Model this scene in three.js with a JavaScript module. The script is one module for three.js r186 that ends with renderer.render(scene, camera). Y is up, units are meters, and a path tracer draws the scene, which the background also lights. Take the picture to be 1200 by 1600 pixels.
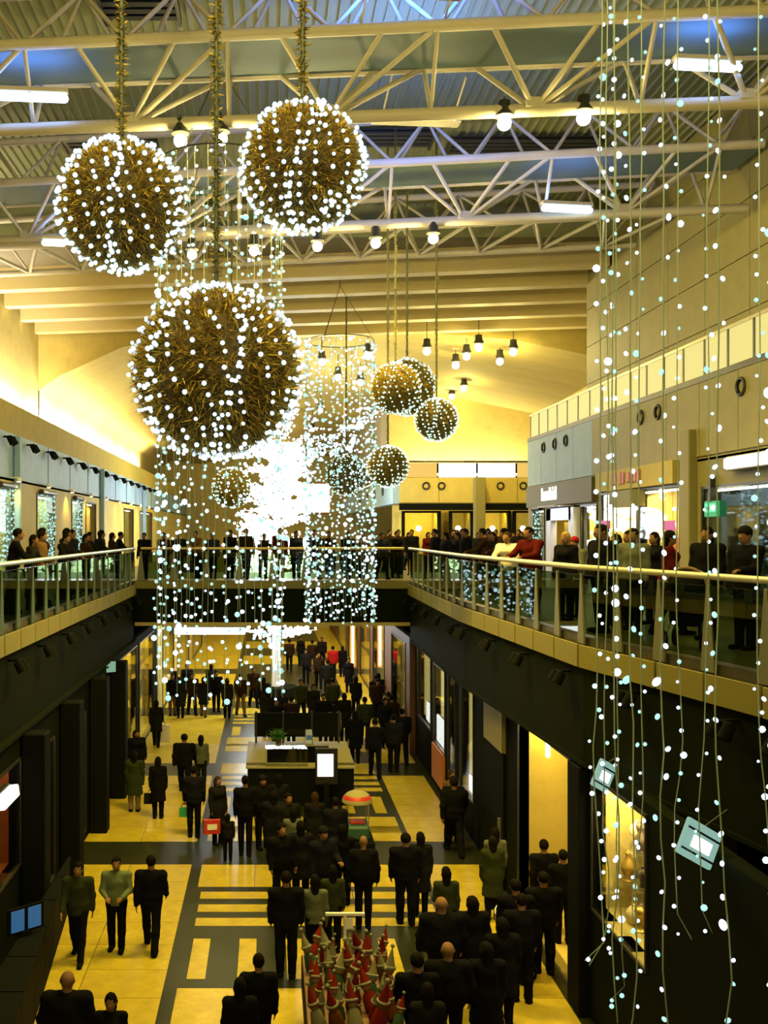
import * as THREE from 'three';
import { mergeGeometries } from 'three/addons/utils/BufferGeometryUtils.js';
import { RoundedBoxGeometry } from 'three/addons/geometries/RoundedBoxGeometry.js';
import { RectAreaLightUniformsLib } from 'three/addons/lights/RectAreaLightUniformsLib.js';
import { FontLoader } from 'three/addons/loaders/FontLoader.js';
import { TextGeometry } from 'three/addons/geometries/TextGeometry.js';

// ------------------------------------------------------------------ camera, background, exposure
// The photographer stands on a gallery of the upper floor; the lens is shifted so that upright edges stay upright.
const F = 1550, CX = 420, CY = 832, EYE = 7.7, UP = 6.05;     // focal length and principal point in pixels, eye height, upper floor height
const scene = new THREE.Scene();
scene.background = new THREE.Color(0x000000);
const camera = new THREE.PerspectiveCamera(2 * Math.atan(832 / F) * 180 / Math.PI, 1560 / 1664, 0.05, 300);
camera.position.set(0, EYE, 0);
camera.lookAt(0, EYE, -10);
camera.setViewOffset(1560, 1664, 360, 0, 1200, 1600);
camera.updateProjectionMatrix();
scene.add(camera);
const renderer = new THREE.WebGLRenderer({ antialias: true });
renderer.toneMapping = THREE.LinearToneMapping;
renderer.toneMappingExposure = 1.0;
renderer.shadowMap.enabled = true;
RectAreaLightUniformsLib.init();

// lamp strengths, all in one place
const L = {
  highbay: 85, highbayGlow: 15, tube: 26, cove: 300, farCove: 75, shop: 16, lowShop: 6, downlight: 16, bridge: 8,
};
const WARM = new THREE.Color().setRGB(1, 0.71, 0.1), LAMP = new THREE.Color().setRGB(1, 0.8, 0.26), BLUE = new THREE.Color().setRGB(0.12, 0.3, 1), COVE = new THREE.Color().setRGB(1, 0.86, 0.6), SHOP = new THREE.Color().setRGB(1, 0.74, 0.36);

// ------------------------------------------------------------------ helpers
let seed = 7;
const rnd = () => { seed = (seed * 1664525 + 1013904223) >>> 0; return seed / 4294967296; };
const rr = (a, b) => a + (b - a) * rnd();
const V = (x, y, z) => new THREE.Vector3(x, y, z);
const at = (px, py, d) => V((px - CX) * d / F, EYE - (py - CY) * d / F, -d);
const X = (px, d) => (px - CX) * d / F, Y = (py, d) => EYE - (py - CY) * d / F;
const ORD = ['first', 'second', 'third', 'fourth', 'fifth', 'sixth', 'seventh', 'eighth', 'ninth', 'tenth', 'eleventh', 'twelfth', 'thirteenth', 'fourteenth', 'fifteenth', 'sixteenth', 'seventeenth', 'eighteenth', 'nineteenth', 'twentieth', 'twenty-first', 'twenty-second', 'twenty-third', 'twenty-fourth'];
const counts = {};
const numbered = (n) => { const k = counts[n] = (counts[n] ?? -1) + 1; return k ? n + '_' + String(k).padStart(3, '0') : n; };
function shade(o) { o.traverse((c) => { if (c.isMesh) { c.castShadow = true; c.receiveShadow = true; } }); return o; }
function thing(name, label, category, pos = [0, 0, 0], turn = 0, group) {
  const g = new THREE.Group(); g.name = numbered(name); g.position.set(...pos); g.rotation.y = turn;
  g.userData = { label, category }; if (group) g.userData.group = group;
  scene.add(g); return g;
}
function part(name, geo, mat, parent, pos, label) {
  const m = new THREE.Mesh(geo, mat); m.name = name; m.castShadow = m.receiveShadow = true;
  if (pos) m.position.set(...pos); if (label) m.userData.label = label;
  parent.add(m); return m;
}
function struct(name, geo, mat) {
  const m = new THREE.Mesh(Array.isArray(geo) ? mergeGeometries(geo) : geo, mat); m.name = numbered(name);
  m.castShadow = m.receiveShadow = true; m.userData = { kind: 'structure' }; scene.add(m); return m;
}
function single(name, geo, mat, label, category, group, pos) {
  const m = new THREE.Mesh(geo, mat); m.name = numbered(name); m.castShadow = m.receiveShadow = true;
  m.userData = { label, category }; if (group) m.userData.group = group; if (pos) m.position.set(...pos);
  scene.add(m); return m;
}
function dup(src, pos, turn, label, group) {
  const c = src.clone(); c.name = numbered(src.name.replace(/_\d{3}$/, '')); c.position.set(...pos); if (turn !== undefined) c.rotation.y = turn;
  c.userData = { ...src.userData }; if (label) c.userData.label = label; if (group) c.userData.group = group;
  scene.add(c); return c;
}
// a box between limits; d counts metres in front of the camera, uv are metres
function bx(x0, x1, y0, y1, d0, d1) {
  const w = Math.abs(x1 - x0), h = Math.abs(y1 - y0), t = Math.abs(d1 - d0), g = new THREE.BoxGeometry(w, h, t), uv = g.attributes.uv, n = g.attributes.normal;
  for (let i = 0; i < uv.count; i++) { const ax = Math.abs(n.getX(i)) > 0.5, ay = Math.abs(n.getY(i)) > 0.5; uv.setXY(i, uv.getX(i) * (ax ? t : w), uv.getY(i) * (ay ? t : h)); }
  return g.translate((x0 + x1) / 2, (y0 + y1) / 2, -(d0 + d1) / 2);
}
const rbx = (w, h, t, r = 0.02) => new RoundedBoxGeometry(w, h, t, 2, Math.min(r, w / 2.1, h / 2.1, t / 2.1));
// a straight wall panel between two plan points with thickness, seen from either side
function slabWall(x0, d0, x1, d1, y0, y1, t = 0.12) {
  const len = Math.hypot(x1 - x0, d1 - d0), g = bx(0, len, y0, y1, -t / 2, t / 2);
  g.rotateY(Math.atan2(d1 - d0, x1 - x0)); return g.translate(x0, 0, -d0);
}
const CYL = new THREE.CylinderGeometry(1, 1, 1, 10, 1), CYL6 = new THREE.CylinderGeometry(1, 1, 1, 6, 1);
function rod(name, a, b, r, mat, parent, geo = CYL) {
  const m = part(name, geo, mat, parent), d = b.clone().sub(a);
  m.position.copy(a).add(b).multiplyScalar(0.5); m.scale.set(r, d.length(), r);
  m.quaternion.setFromUnitVectors(V(0, 1, 0), d.normalize()); return m;
}
function rodGeo(a, b, r, seg = 6, r2 = r) {
  const d = b.clone().sub(a), g = new THREE.CylinderGeometry(r2, r, d.length(), seg, 1);
  g.applyQuaternion(new THREE.Quaternion().setFromUnitVectors(V(0, 1, 0), d.clone().normalize()));
  return g.translate((a.x + b.x) / 2, (a.y + b.y) / 2, (a.z + b.z) / 2);
}
const plain = (g) => { const n = g.index ? g.toNonIndexed() : g; for (const k of Object.keys(n.attributes)) if (!['position', 'normal', 'uv'].includes(k)) n.deleteAttribute(k); return n; };
const merge = (a) => mergeGeometries(a.map(plain));
function noiseTex(n, fn, srgb = true) {
  const a = new Uint8Array(n * n * 4);
  for (let y = 0; y < n; y++) for (let x = 0; x < n; x++) { const c = fn(x / n, y / n); const i = (y * n + x) * 4; a[i] = c[0]; a[i + 1] = c[1]; a[i + 2] = c[2]; a[i + 3] = 255; }
  const t = new THREE.DataTexture(a, n, n); t.wrapS = t.wrapT = THREE.RepeatWrapping; t.magFilter = THREE.LinearFilter; t.minFilter = THREE.LinearMipmapLinearFilter; t.generateMipmaps = true;
  if (srgb) t.colorSpace = THREE.SRGBColorSpace; t.needsUpdate = true; return t;
}
// tiling value noise
const grid = Array.from({ length: 4096 }, () => rnd());
function vn(u, v, f) {
  const x = u * f, y = v * f, i = Math.floor(x), j = Math.floor(y), a = x - i, b = y - j, s = (t) => t * t * (3 - 2 * t);
  const g = (p, q) => grid[(((p % f + f) % f) * 61 + ((q % f + f) % f) * 17 + f * 131) % 4096];
  return (g(i, j) * (1 - s(a)) + g(i + 1, j) * s(a)) * (1 - s(b)) + (g(i, j + 1) * (1 - s(a)) + g(i + 1, j + 1) * s(a)) * s(b);
}
const fbm = (u, v) => (vn(u, v, 8) * 0.5 + vn(u, v, 24) * 0.3 + vn(u, v, 64) * 0.2);
const stoneTex = noiseTex(256, (u, v) => { const n = 205 + 50 * fbm(u, v); return [n, n * 0.985, n * 0.95]; });
const plasterTex = noiseTex(256, (u, v) => { const n = 225 + 28 * fbm(u, v); return [n, n, n]; });
stoneTex.repeat.set(0.5, 0.5); plasterTex.repeat.set(0.4, 0.4);
const roughTex = noiseTex(128, (u, v) => { const n = 150 + 90 * fbm(u, v); return [n, n, n]; }, false);
const std = (rgb, roughness = 0.6, o = {}) => new THREE.MeshStandardMaterial({ color: new THREE.Color().setRGB(...rgb), roughness, ...o });
const matte = (rgb, roughness = 0.9, o = {}) => new THREE.MeshPhysicalMaterial({ color: new THREE.Color().setRGB(...rgb), roughness, specularIntensity: 0.06, ...o });
const glow = (rgb, k = 1) => new THREE.MeshStandardMaterial({ color: 0x111111, roughness: 0.6, emissive: new THREE.Color().setRGB(...rgb), emissiveIntensity: k });

// ------------------------------------------------------------------ materials
const M = {
  floorLight: std([0.58, 0.47, 0.045], 0.3, { map: stoneTex, roughnessMap: roughTex }),
  floorLight2: std([0.54, 0.43, 0.04], 0.34, { map: stoneTex }),
  floorDark: std([0.02, 0.024, 0.007], 0.32, { map: stoneTex }),
  upperFloor: std([0.1, 0.09, 0.05], 0.35, { map: stoneTex }),
  deck: std([0.27, 0.29, 0.15], 0.7), steel: std([0.5, 0.46, 0.38], 0.5), plate: std([0.14, 0.22, 0.23], 0.55),
  purlin: std([0.62, 0.52, 0.25], 0.6), ceil: std([0.5, 0.4, 0.11], 0.85, { map: plasterTex }), ceilGrey: std([0.2, 0.18, 0.13], 0.85), dark: std([0.012, 0.013, 0.01], 0.6),
  wallPanel: std([0.3, 0.265, 0.085], 0.6, { map: plasterTex }), cream: std([0.56, 0.46, 0.13], 0.7, { map: plasterTex }), bulkhead: std([0.3, 0.46, 0.66], 0.6, { map: plasterTex }),
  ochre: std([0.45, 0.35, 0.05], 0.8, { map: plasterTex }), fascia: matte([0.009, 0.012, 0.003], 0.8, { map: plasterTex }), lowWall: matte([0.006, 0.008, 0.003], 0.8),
  edge: std([0.2, 0.175, 0.025], 0.6), black: matte([0.006, 0.007, 0.005], 0.7), metal: std([0.5, 0.5, 0.46], 0.3, { metalness: 0.8 }), darkMetal: std([0.05, 0.05, 0.045], 0.4, { metalness: 0.6 }),
  rail: std([0.62, 0.58, 0.42], 0.35, { metalness: 0.5 }), post: std([0.2, 0.2, 0.12], 0.4, { metalness: 0.3 }),
  glass: new THREE.MeshPhysicalMaterial({ color: new THREE.Color().setRGB(0.42, 0.52, 0.36), roughness: 0.015, transmission: 1, thickness: 0, ior: 1.45 }),
  clear: new THREE.MeshPhysicalMaterial({ color: new THREE.Color().setRGB(0.93, 0.95, 0.92), roughness: 0.03, transmission: 1, thickness: 0, ior: 1.45 }),
  white: std([0.8, 0.8, 0.76], 0.5), orange: std([0.5, 0.16, 0.03], 0.5), red: std([0.5, 0.03, 0.02], 0.5), pinkSign: glow([0.75, 0.12, 0.3], 1), wood: std([0.16, 0.08, 0.03], 0.5), olive: std([0.2, 0.18, 0.06], 0.6), screenFrame: std([0.01, 0.01, 0.012], 0.35),
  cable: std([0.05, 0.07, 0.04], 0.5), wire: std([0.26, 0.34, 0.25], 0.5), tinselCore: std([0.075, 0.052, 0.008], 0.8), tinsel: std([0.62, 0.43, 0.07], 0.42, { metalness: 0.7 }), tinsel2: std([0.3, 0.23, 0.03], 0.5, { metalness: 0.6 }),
  led: glow([0.62, 0.88, 1.1], 2.0), ledWhite: glow([0.7, 0.92, 1.1], 2.2), ledDim: glow([0.5, 0.9, 0.85], 1.1), lamp: glow([1, 0.93, 0.82], 6), tubeGlow: glow([0.6, 0.8, 1], 4), coveGlow: glow([1, 0.85, 0.5], 3), exitGreen: glow([0.15, 1, 0.5], 0.9), signWhite: glow([1, 1, 0.98], 2.2), teal: glow([0.5, 0.9, 0.75], 0.5),
  parapet: glow([0.82, 0.7, 0.22], 1), ledFar: glow([0.7, 1, 0.86], 1.6), ledSoft: glow([0.66, 0.9, 1.1], 2.4),
};
// ------------------------------------------------------------------ the setting: lower floor
const LOW_L = () => -4.6;       // the left shop line
{
  const fl = struct('floor', bx(-8, 9, -0.2, 0, 4, 90), M.floorDark);
  const tile = (x0, x1, d0, d1, m = M.floorLight) => part('floor_tile', bx(x0, x1, -0.02, 0.004, d0, d1), m, fl);
  // two long light lanes laid in slabs, joints 1 cm
  const j = 0.006;
  const bands = [[8, 12.2], [12.2, 16.4], [16.4, 19.6], [19.6, 23.0], [24.7, 28.0], [28.0, 31.4], [33.1, 37.5], [37.5, 41.8], [43.5, 49], [49, 54], [56, 62], [62, 70], [70, 80]];
  for (const [a, b] of bands) {
    for (const [x0, x1] of [[-4.75, -3.2], [-3.2, -1.78], [3.55, 4.9]]) { const n = a < 34 ? 3 : 1, s = (b - a) / n; for (let i = 0; i < n; i++) tile(x0 + j, x1 - j, a + i * s + j, a + (i + 1) * s - j, rnd() < 0.4 ? M.floorLight2 : M.floorLight); }
  }
  // the middle strip: light slabs, three bars, and upright bars, repeating between dark cross bands
  for (const s of [23.0, 33.1, 43.5, 14.4]) {
    const k = s === 14.4 ? 0 : 1;
    if (k) {
      for (let i = 0; i < 4; i++) tile(-1.55 + i * 1.24 + j, -0.31 + i * 1.24 - j, s - 1.45, s - 0.02);                    // a row of light slabs by the band
      for (let i = 0; i < 3; i++) for (let q = 0; q < 3; q++) tile(-1.45 + q * 1.62, -1.45 + q * 1.62 + 1.6, s - 2.15 - i * 0.72, s - 1.75 - i * 0.72);   // three bars
      for (let i = 0; i < 6; i++) tile(-1.42 + i * 0.87, -1.1 + i * 0.87, s - 5.9, s - 4.2);                                  // upright bars
      for (let i = 0; i < 4; i++) tile(-1.55 + i * 1.24 + j, -0.31 + i * 1.24 - j, s - 7.7, s - 6.25);
      for (let i = 0; i < 4; i++) tile(-1.55 + i * 1.24 + j, -0.31 + i * 1.24 - j, s + 1.75, s + 3.0);
    }
  }
  for (const s of [58, 66]) for (let i = 0; i < 4; i++) tile(-1.55 + i * 1.24, -0.33 + i * 1.24, s, s + 4);
}
// ------------------------------------------------------------------ upper floor slabs, fascias
const RAIL_R = [[5.95, 8], [5.72, 11.4], [4.95, 15.7], [4.62, 23.7], [4.82, 34]];
const RAIL_L = [[-4.6, 8], [-4.6, 34]];
function poly(pts, y0, y1) {   // a slab over a plan outline [x, d]
  const s = new THREE.Shape(pts.map(([x, d]) => new THREE.Vector2(x, d)));
  const g = new THREE.ExtrudeGeometry(s, { depth: y1 - y0, bevelEnabled: false });
  return g.rotateX(-Math.PI / 2).translate(0, y0, 0);
}
struct('floor_upper', poly([...RAIL_R.map(([x, d]) => [x + 0.05, d]), [13, 34], [13, 8]], UP - 0.5, UP), M.upperFloor);
struct('floor_upper', poly([...RAIL_L.map(([x, d]) => [x - 0.05, d]), [-9.5, 34], [-9.5, 8]], UP - 0.5, UP), M.upperFloor);
struct('floor_upper', bx(-9.5, 14, UP - 0.5, UP, 34.05, 41), M.upperFloor);
struct('floor_upper', bx(4.8, 14, UP - 0.5, UP, 41, 80), M.upperFloor);
struct('floor_upper', bx(-9.5, -4.6, UP - 0.5, UP, 41, 80), M.upperFloor);
struct('floor_upper', bx(-9, 9, UP - 0.5, UP, -4, 2.6), M.upperFloor);
for (const R of [RAIL_L, RAIL_R]) for (let i = 0; i < R.length - 1; i++) {
  const [x0, d0] = R[i], [x1, d1] = R[i + 1], s = R === RAIL_L ? -1 : 1;
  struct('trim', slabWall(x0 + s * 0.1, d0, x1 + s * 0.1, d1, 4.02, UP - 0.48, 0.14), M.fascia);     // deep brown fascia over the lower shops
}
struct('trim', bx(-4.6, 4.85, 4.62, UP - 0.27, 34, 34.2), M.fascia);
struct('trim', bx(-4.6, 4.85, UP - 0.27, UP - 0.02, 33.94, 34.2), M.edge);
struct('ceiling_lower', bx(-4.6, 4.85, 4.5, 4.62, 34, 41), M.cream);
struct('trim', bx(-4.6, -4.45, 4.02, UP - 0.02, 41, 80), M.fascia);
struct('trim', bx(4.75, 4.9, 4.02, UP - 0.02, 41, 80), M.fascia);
struct('ceiling_lower', poly([...RAIL_R.map(([x, d]) => [x, d]), [9.5, 34], [9.5, 8]], 4.0, 4.06), M.fascia);
struct('ceiling_lower', bx(-9.4, -4.5, 4.0, 4.06, 8, 34), M.fascia);
struct('wall_end', bx(-9.5, 14, -0.1, 16.5, 80, 80.3), M.cream);
struct('wall_back', bx(-10, 14, -0.1, 17.5, -4.3, -4), M.cream);
// ------------------------------------------------------------------ roof
const SK = (y, s) => ({ y, s });
const deckY = 16.5;
{ // ribbed deck over the near hall
  const gs = [bx(-10, 11, deckY + 0.12, deckY + 0.3, -4, 27)];
  for (let x = -10; x < 11; x += 0.2) gs.push(bx(x, x + 0.03, deckY + 0.06, deckY + 0.13, 3, 27));
  struct('ceiling', gs, M.deck);
}
// louvred roof vents and dark slots in the deck
{
  const v = (x0, x1, d0, d1) => { const g = thing('roof_vent', '', 'vent'); for (let i = 0, n = Math.round((d1 - d0) / 0.22); i < n; i++) part('louver', bx(x0, x1, deckY - 0.1, deckY - 0.06, d0 + i * 0.22, d0 + i * 0.22 + 0.14).clone(), M.dark, g); part('frame', merge([bx(x0 - 0.06, x0, deckY - 0.14, deckY, d0, d1), bx(x1, x1 + 0.06, deckY - 0.14, deckY, d0, d1), bx(x0, x1, deckY - 0.03, deckY - 0.005, d0, d1)]), M.darkMetal, g); return g; };
  v(-2.75, -1.55, 15.4, 17.0).userData.label = 'square dark louvred vent in the roof deck above the sparkling balls';
  v(-4.6, -2.55, 22.0, 22.8).userData.label = 'long dark louvred slot in the roof behind the smaller hanging ball';
  v(0.9, 3.6, 21.6, 22.5).userData.label = 'wide dark louvred slot in the roof beside the blue-lit truss joint';
  v(4.1, 7.4, 22.0, 22.8).userData.label = 'long dark louvred slot in the roof above the pair of globe lamps';
}
// trusses: diamond section, top ridge, two mid chords, bottom chord
function truss(label, d, s, x0, x1, opt = {}) {
  const g = thing('roof_truss', label, 'truss', [0, 0, 0], 0, 'white steel roof trusses');
  const h = opt.half ?? 0.65, P = (x, y, o) => V(x, y, -(d + o + s * (x - 0.18 * 10 * d / 15.5)));
  const yr = 16.1, ym = 15, yb = 14, n = Math.round((x1 - x0) / 1.55), st = (x1 - x0) / n, r = 0.085;
  const cr = (nm, y, o, rad) => rod(nm, P(x0, y, o), P(x1, y, o), rad, M.steel, g);
  cr('chord', yr, 0, 0.08); cr('chord', ym, -h, 0.085); cr('chord', ym, h, 0.085); if (!opt.flat) cr('chord', yb, 0, 0.095);
  if (opt.plate) { // solid soffit plate between the two middle chords
    const a = P(x0, ym, -h), b = P(x1, ym, -h), c = P(x1, ym, h), e = P(x0, ym, h), geo = new THREE.BufferGeometry(), t = 0.05, q = [a, b, c, e];
    const pos = []; for (const [i, k, l] of [[0, 1, 2], [0, 2, 3]]) { for (const w of [i, k, l]) pos.push(q[w].x, q[w].y - t, q[w].z); for (const w of [l, k, i]) pos.push(q[w].x, q[w].y + t, q[w].z); }
    for (let i = 0; i < 4; i++) { const u = q[i], v = q[(i + 1) % 4]; pos.push(u.x, u.y - t, u.z, v.x, v.y + t, v.z, v.x, v.y - t, v.z, u.x, u.y - t, u.z, u.x, u.y + t, u.z, v.x, v.y + t, v.z); }
    geo.setAttribute('position', new THREE.Float32BufferAttribute(pos, 3)); geo.computeVertexNormals(); part('soffit_plate', geo, M.plate, g);
  }
  for (let i = 0; i < n; i++) {
    const xa = x0 + i * st, xm = xa + st / 2, xb = xa + st, w = (p, q2, rad = 0.042) => rod('web', p, q2, rad, M.steel, g, CYL6);
    for (const o of [-h, h]) {
      if (!opt.flat && i % 2 === 0) { w(P(xm, yb, 0), P(xa, ym, o)); w(P(xm, yb, 0), P(xb, ym, o)); w(P(xm, yb, 0), P(xm + st, ym, o)); }
      if (!opt.flat && i % 2) w(P(xm, yb, 0), P(xm, ym, o), 0.035);
      w(P(xm, ym, o), P(xa, yr, 0), 0.035); w(P(xm, ym, o), P(xb, yr, 0), 0.035);
    }
    if (opt.flat) { w(P(xa, ym, -h), P(xm, ym, h), 0.05); w(P(xm, ym, h), P(xb, ym, -h), 0.05); }
    if (!opt.flat && i % 2 === 0) part('gusset', rbx(0.3, 0.16, 0.2, 0.02), M.steel, g).position.copy(P(xm, yb + 0.09, 0));
  }
  return P;
}
const P1 = truss('white steel roof truss with wide grey soffit plate, nearest the camera', 15.0, -0.09, -9, 9.3, { plate: true });
const P2 = truss('white steel roof truss with narrow soffit plate carrying the five globe lamps', 20.25, -0.14, -9, 9.3, { plate: true });
const P3 = truss('flat white steel roof truss with zigzag bracing, farthest of the three', 25.0, -0.17, -9, 9.3, { flat: true, half: 1.25 });
// beams beyond the trusses
struct('ceiling', bx(-10, 14, 15.72, 15.9, 27, 37.2), M.ceilGrey);
struct('trim', bx(-10, 11, 15.72, 16.7, 26.9, 27.05), M.deck);
for (let i = 0; i < 5; i++) {
  const d = 28.6 + i * 2.1, a = -8.6, b = i ? 13.3 : 9.4, s = -0.16;
  const g = slabWall(a, d - s * (2.3 - a) * 1, b, d + s * (b - 2.3), 15.05, 15.74, 0.42);
  single('roof_beam', g, M.purlin, ['cream roof beam nearest behind the trusses', 'second cream roof beam behind the trusses', 'third cream roof beam behind the trusses', 'fourth cream roof beam behind the trusses', 'last cream roof beam before the smooth yellow ceiling'][i], 'beam', 'cream roof beams');
}
{ // smooth ceiling over the far hall, falling slightly, and a curved cove down to the left lip
  const prof = [[14, 13.9], [9, 14.9], [3, 15.4], [-2, 15.4], [-5.5, 14.6], [-7.9, 13.5], [-8.6, 13.0], [-8.6, 10.2]];
  const pos = [], uv = [], idx = [], ds = [37, 42, 48, 56, 66, 80];
  ds.forEach((d, k) => prof.forEach(([x, y], i) => { const f = i < 5 ? (d - 37) * 0.032 : 0; const cx = x; pos.push(cx, y - f, -d); uv.push(i, d); if (k && i) { const a = (k - 1) * prof.length + i - 1, b = a + 1, c = a + prof.length, e = c + 1; idx.push(a, b, c, b, e, c); } }));
  const g = new THREE.BufferGeometry(); g.setAttribute('position', new THREE.Float32BufferAttribute(pos, 3)); g.setAttribute('uv', new THREE.Float32BufferAttribute(uv, 2)); g.setIndex(idx); g.computeVertexNormals();
  struct('ceiling', g, M.ceil);
  { const q = new THREE.Shape([...prof.slice(0, 7), [-8.6, 15.76], [14, 15.76]].map(([x, y]) => new THREE.Vector2(x, y))); struct('trim', new THREE.ExtrudeGeometry(q, { depth: 0.1, bevelEnabled: false }).translate(0, 0, -37.1), M.ceil); }
}
// ------------------------------------------------------------------ left upper wall
struct('wall_left', [bx(-9.9, -9.5, -0.1, 17, -4, 80)], M.cream);
struct('wall_left', [bx(-8.8, -8.6, 10.2, 16.6, 8, 37.2)], M.ceil);
struct('trim', [bx(-8.7, -6.62, 10.2, 10.3, 8, 78), bx(-8.62, -8.1, 11.5, 11.56, 8, 78), bx(-8.14, -8.1, 11.5, 11.74, 8, 78), bx(-6.66, -6.56, 10.2, 11.0, 8, 78)], M.ochre);    // cove trough and its lip
{ // sloping ochre soffit from the lip down to the bulkhead
  const bh = struct('wall_left', bx(-6.7, -6.5, 9.05, 10.2, 8, 78), M.bulkhead);
  for (let d = 10; d < 78; d += 3.2) part('joint', bx(-6.497, -6.485, 9.05, 10.2, d, d + 0.03), M.darkMetal, bh);
  struct('ceiling_gallery', bx(-9.5, -6.5, 9.0, 9.06, 8, 78), M.cream);
}
for (const d of [25.3, 38.2, 51]) struct('column', rbx(0.16, 10.15 - UP, 0.16, 0.02).translate(-6.4, (UP + 10.15) / 2, -d), M.bulkhead);
// ------------------------------------------------------------------ right upper walls
struct('wall_right', [bx(9.5, 9.7, 10.6, 16.6, 6, 29.4)], M.wallPanel);
{ const w = scene.children.at(-1); for (let i = 0; i < 10; i++) for (let k = 0; k < 5; k++) part('wall_panel', bx(9.45, 9.5, 11.0 + k * 1.1, 12.08 + k * 1.1, 9.5 + i * 2, 11.48 + i * 2), M.wallPanel, w); }
struct('wall_right', [bx(9.5, 14, 10.6, 16.6, 29.3, 29.5)], M.wallPanel);
struct('trim', bx(8.5, 9.6, 10.66, 10.78, 6, 32.6), M.darkMetal);
struct('wall_right', [bx(8.52, 8.7, 9.15, 10.7, 6, 32.5), bx(8.52, 14, 9.15, 10.7, 32.35, 32.5)], M.wallPanel);
{ const w = scene.children.at(-1); for (let i = 0; i < 16; i++) part('wall_panel', bx(8.48, 8.52, 9.2, 10.64, 6.6 + i * 1.62, 8.2 + i * 1.62), i > 11 ? M.bulkhead : M.wallPanel, w); }
struct('ceiling_gallery', bx(8.5, 13.5, 9.1, 9.16, 6, 32.5), M.cream);
struct('wall_right', [bx(13.4, 13.6, UP, 16, 6, 50)], M.cream);
struct('wall_right', [bx(11.6, 11.75, UP, 9.15, 6, 33)], M.cream);
{ // backlit glass parapet along the right gallery
  const p = thing('parapet', 'backlit cream glass parapet of square panes above the upper shops', 'parapet');
  for (let i = 0; i < 24; i++) { const d = 8.6 + i * 1.0; part('light_pane', bx(8.6, 8.64, 10.82, 11.5, d, d + 0.93), M.parapet, p); part('mullion', bx(8.585, 8.66, 10.78, 11.52, d + 0.93, d + 1.0), M.darkMetal, p); }
  part('cap_rail', bx(8.57, 8.68, 11.5, 11.56, 8.6, 32.6), M.rail, p);
}
// far wing wall with its glowing strip
struct('wall_far', [bx(6.3, 14, 9.1, 10.35, 48, 48.3)], M.cream);
{ const w = scene.children.at(-1); for (let i = 0; i < 4; i++) part('wall_panel', bx(6.34 + i * 1.9, 8.2 + i * 1.9, 9.14, 10.3, 47.95, 48), M.cream, w); }
struct('wall_far', bx(6.0, 14, 11.3, 15.6, 49.6, 49.9), M.ceil);
struct('wall_far', bx(6.0, 6.3, 9.1, 10.35, 48, 79), M.bulkhead);
struct('wall_far', bx(5.6, 6.0, 11.2, 14.6, 49.6, 79), M.ceilGrey);
struct('wall_far', bx(6.3, 14, UP, 9.1, 50.5, 50.7), M.cream);
struct('column', rbx(0.5, 4.3, 0.5, 0.03).translate(10.1, UP + 2.15, -47.6), M.olive);
struct('column', rbx(0.45, 4.2, 0.45, 0.03).translate(8.55, UP + 1.6, -19.9), M.olive);
// ------------------------------------------------------------------ lamps
function rectLight(name, color, k, w, h, pos, target) {
  const l = new THREE.RectAreaLight(color, k, w, h); l.name = name; l.position.copy(pos); l.lookAt(target); scene.add(l); return l;
}
const BULB = new THREE.SphereGeometry(0.105, 16, 12), SHADE = new THREE.LatheGeometry([[0.05, 0.34], [0.09, 0.33], [0.1, 0.2], [0.14, 0.12], [0.145, 0.1], [0.13, 0.105], [0.09, 0.19], [0.05, 0.3]].map(([x, y]) => new THREE.Vector2(x, y)), 18);
const ceilY = (x, d) => { const pr = [[-8.6, 13.0], [-7.9, 13.5], [-5.5, 14.6], [-2, 15.4], [3, 15.4], [9, 14.9], [14, 13.9]]; let y = 15.4; for (let i = 0; i < 6; i++) if (x >= pr[i][0] && x <= pr[i + 1][0]) y = pr[i][1] + (pr[i + 1][1] - pr[i][1]) * (x - pr[i][0]) / (pr[i + 1][0] - pr[i][0]); return d < 37.15 ? 15.74 : y - (d - 37) * 0.032 + 0.03; };
const onTruss = (px, d0, s) => { let d = d0; for (let i = 0; i < 8; i++) d = d0 + s * (X(px, d) - 1.8 * d0 / 15.5); return d; };
function globeLamp(px, py, d, label, group, spot, top, r = 1) {
  const p = at(px, py, d), g = thing('globe_lamp', label, 'lamp', [p.x, p.y, p.z], 0, group);
  const b = part('bulb', BULB, M.lamp, g); b.scale.setScalar(r); part('shade', SHADE, M.darkMetal, g).scale.setScalar(r);
  rod('stem', V(0, 0.3 * r, 0), V(0, Math.max(top - p.y, 0.4), 0), 0.014, M.darkMetal, g);
  const pl = new THREE.PointLight(LAMP, L.highbayGlow); pl.name = 'globe_lamp_light'; pl.position.copy(p); pl.castShadow = true; pl.shadow.radius = 5; scene.add(pl);
  if (spot) { const s = new THREE.SpotLight(WARM, spot, 0, 1.1, 0.7); s.name = 'globe_lamp_beam'; s.position.copy(p); s.target.position.set(p.x, 0, p.z); scene.add(s, s.target); s.castShadow = true; s.shadow.radius = 5; }
}
[[282, 220, 'globe lamp glowing between the two upper near balls, first of the pair'], [345, 217, 'globe lamp glowing by the tinsel cable of the biggest ball'], [788, 193, 'globe lamp under the near truss with a pale flare, first of a lone pair'], [912, 185, 'globe lamp under the near truss closest to the big light curtain']].forEach(([x, y, l]) => globeLamp(x, y, onTruss(x, 15.0, -0.09), l, 'globe lamps under the near truss', L.highbay * 0.75, 14));
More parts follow.
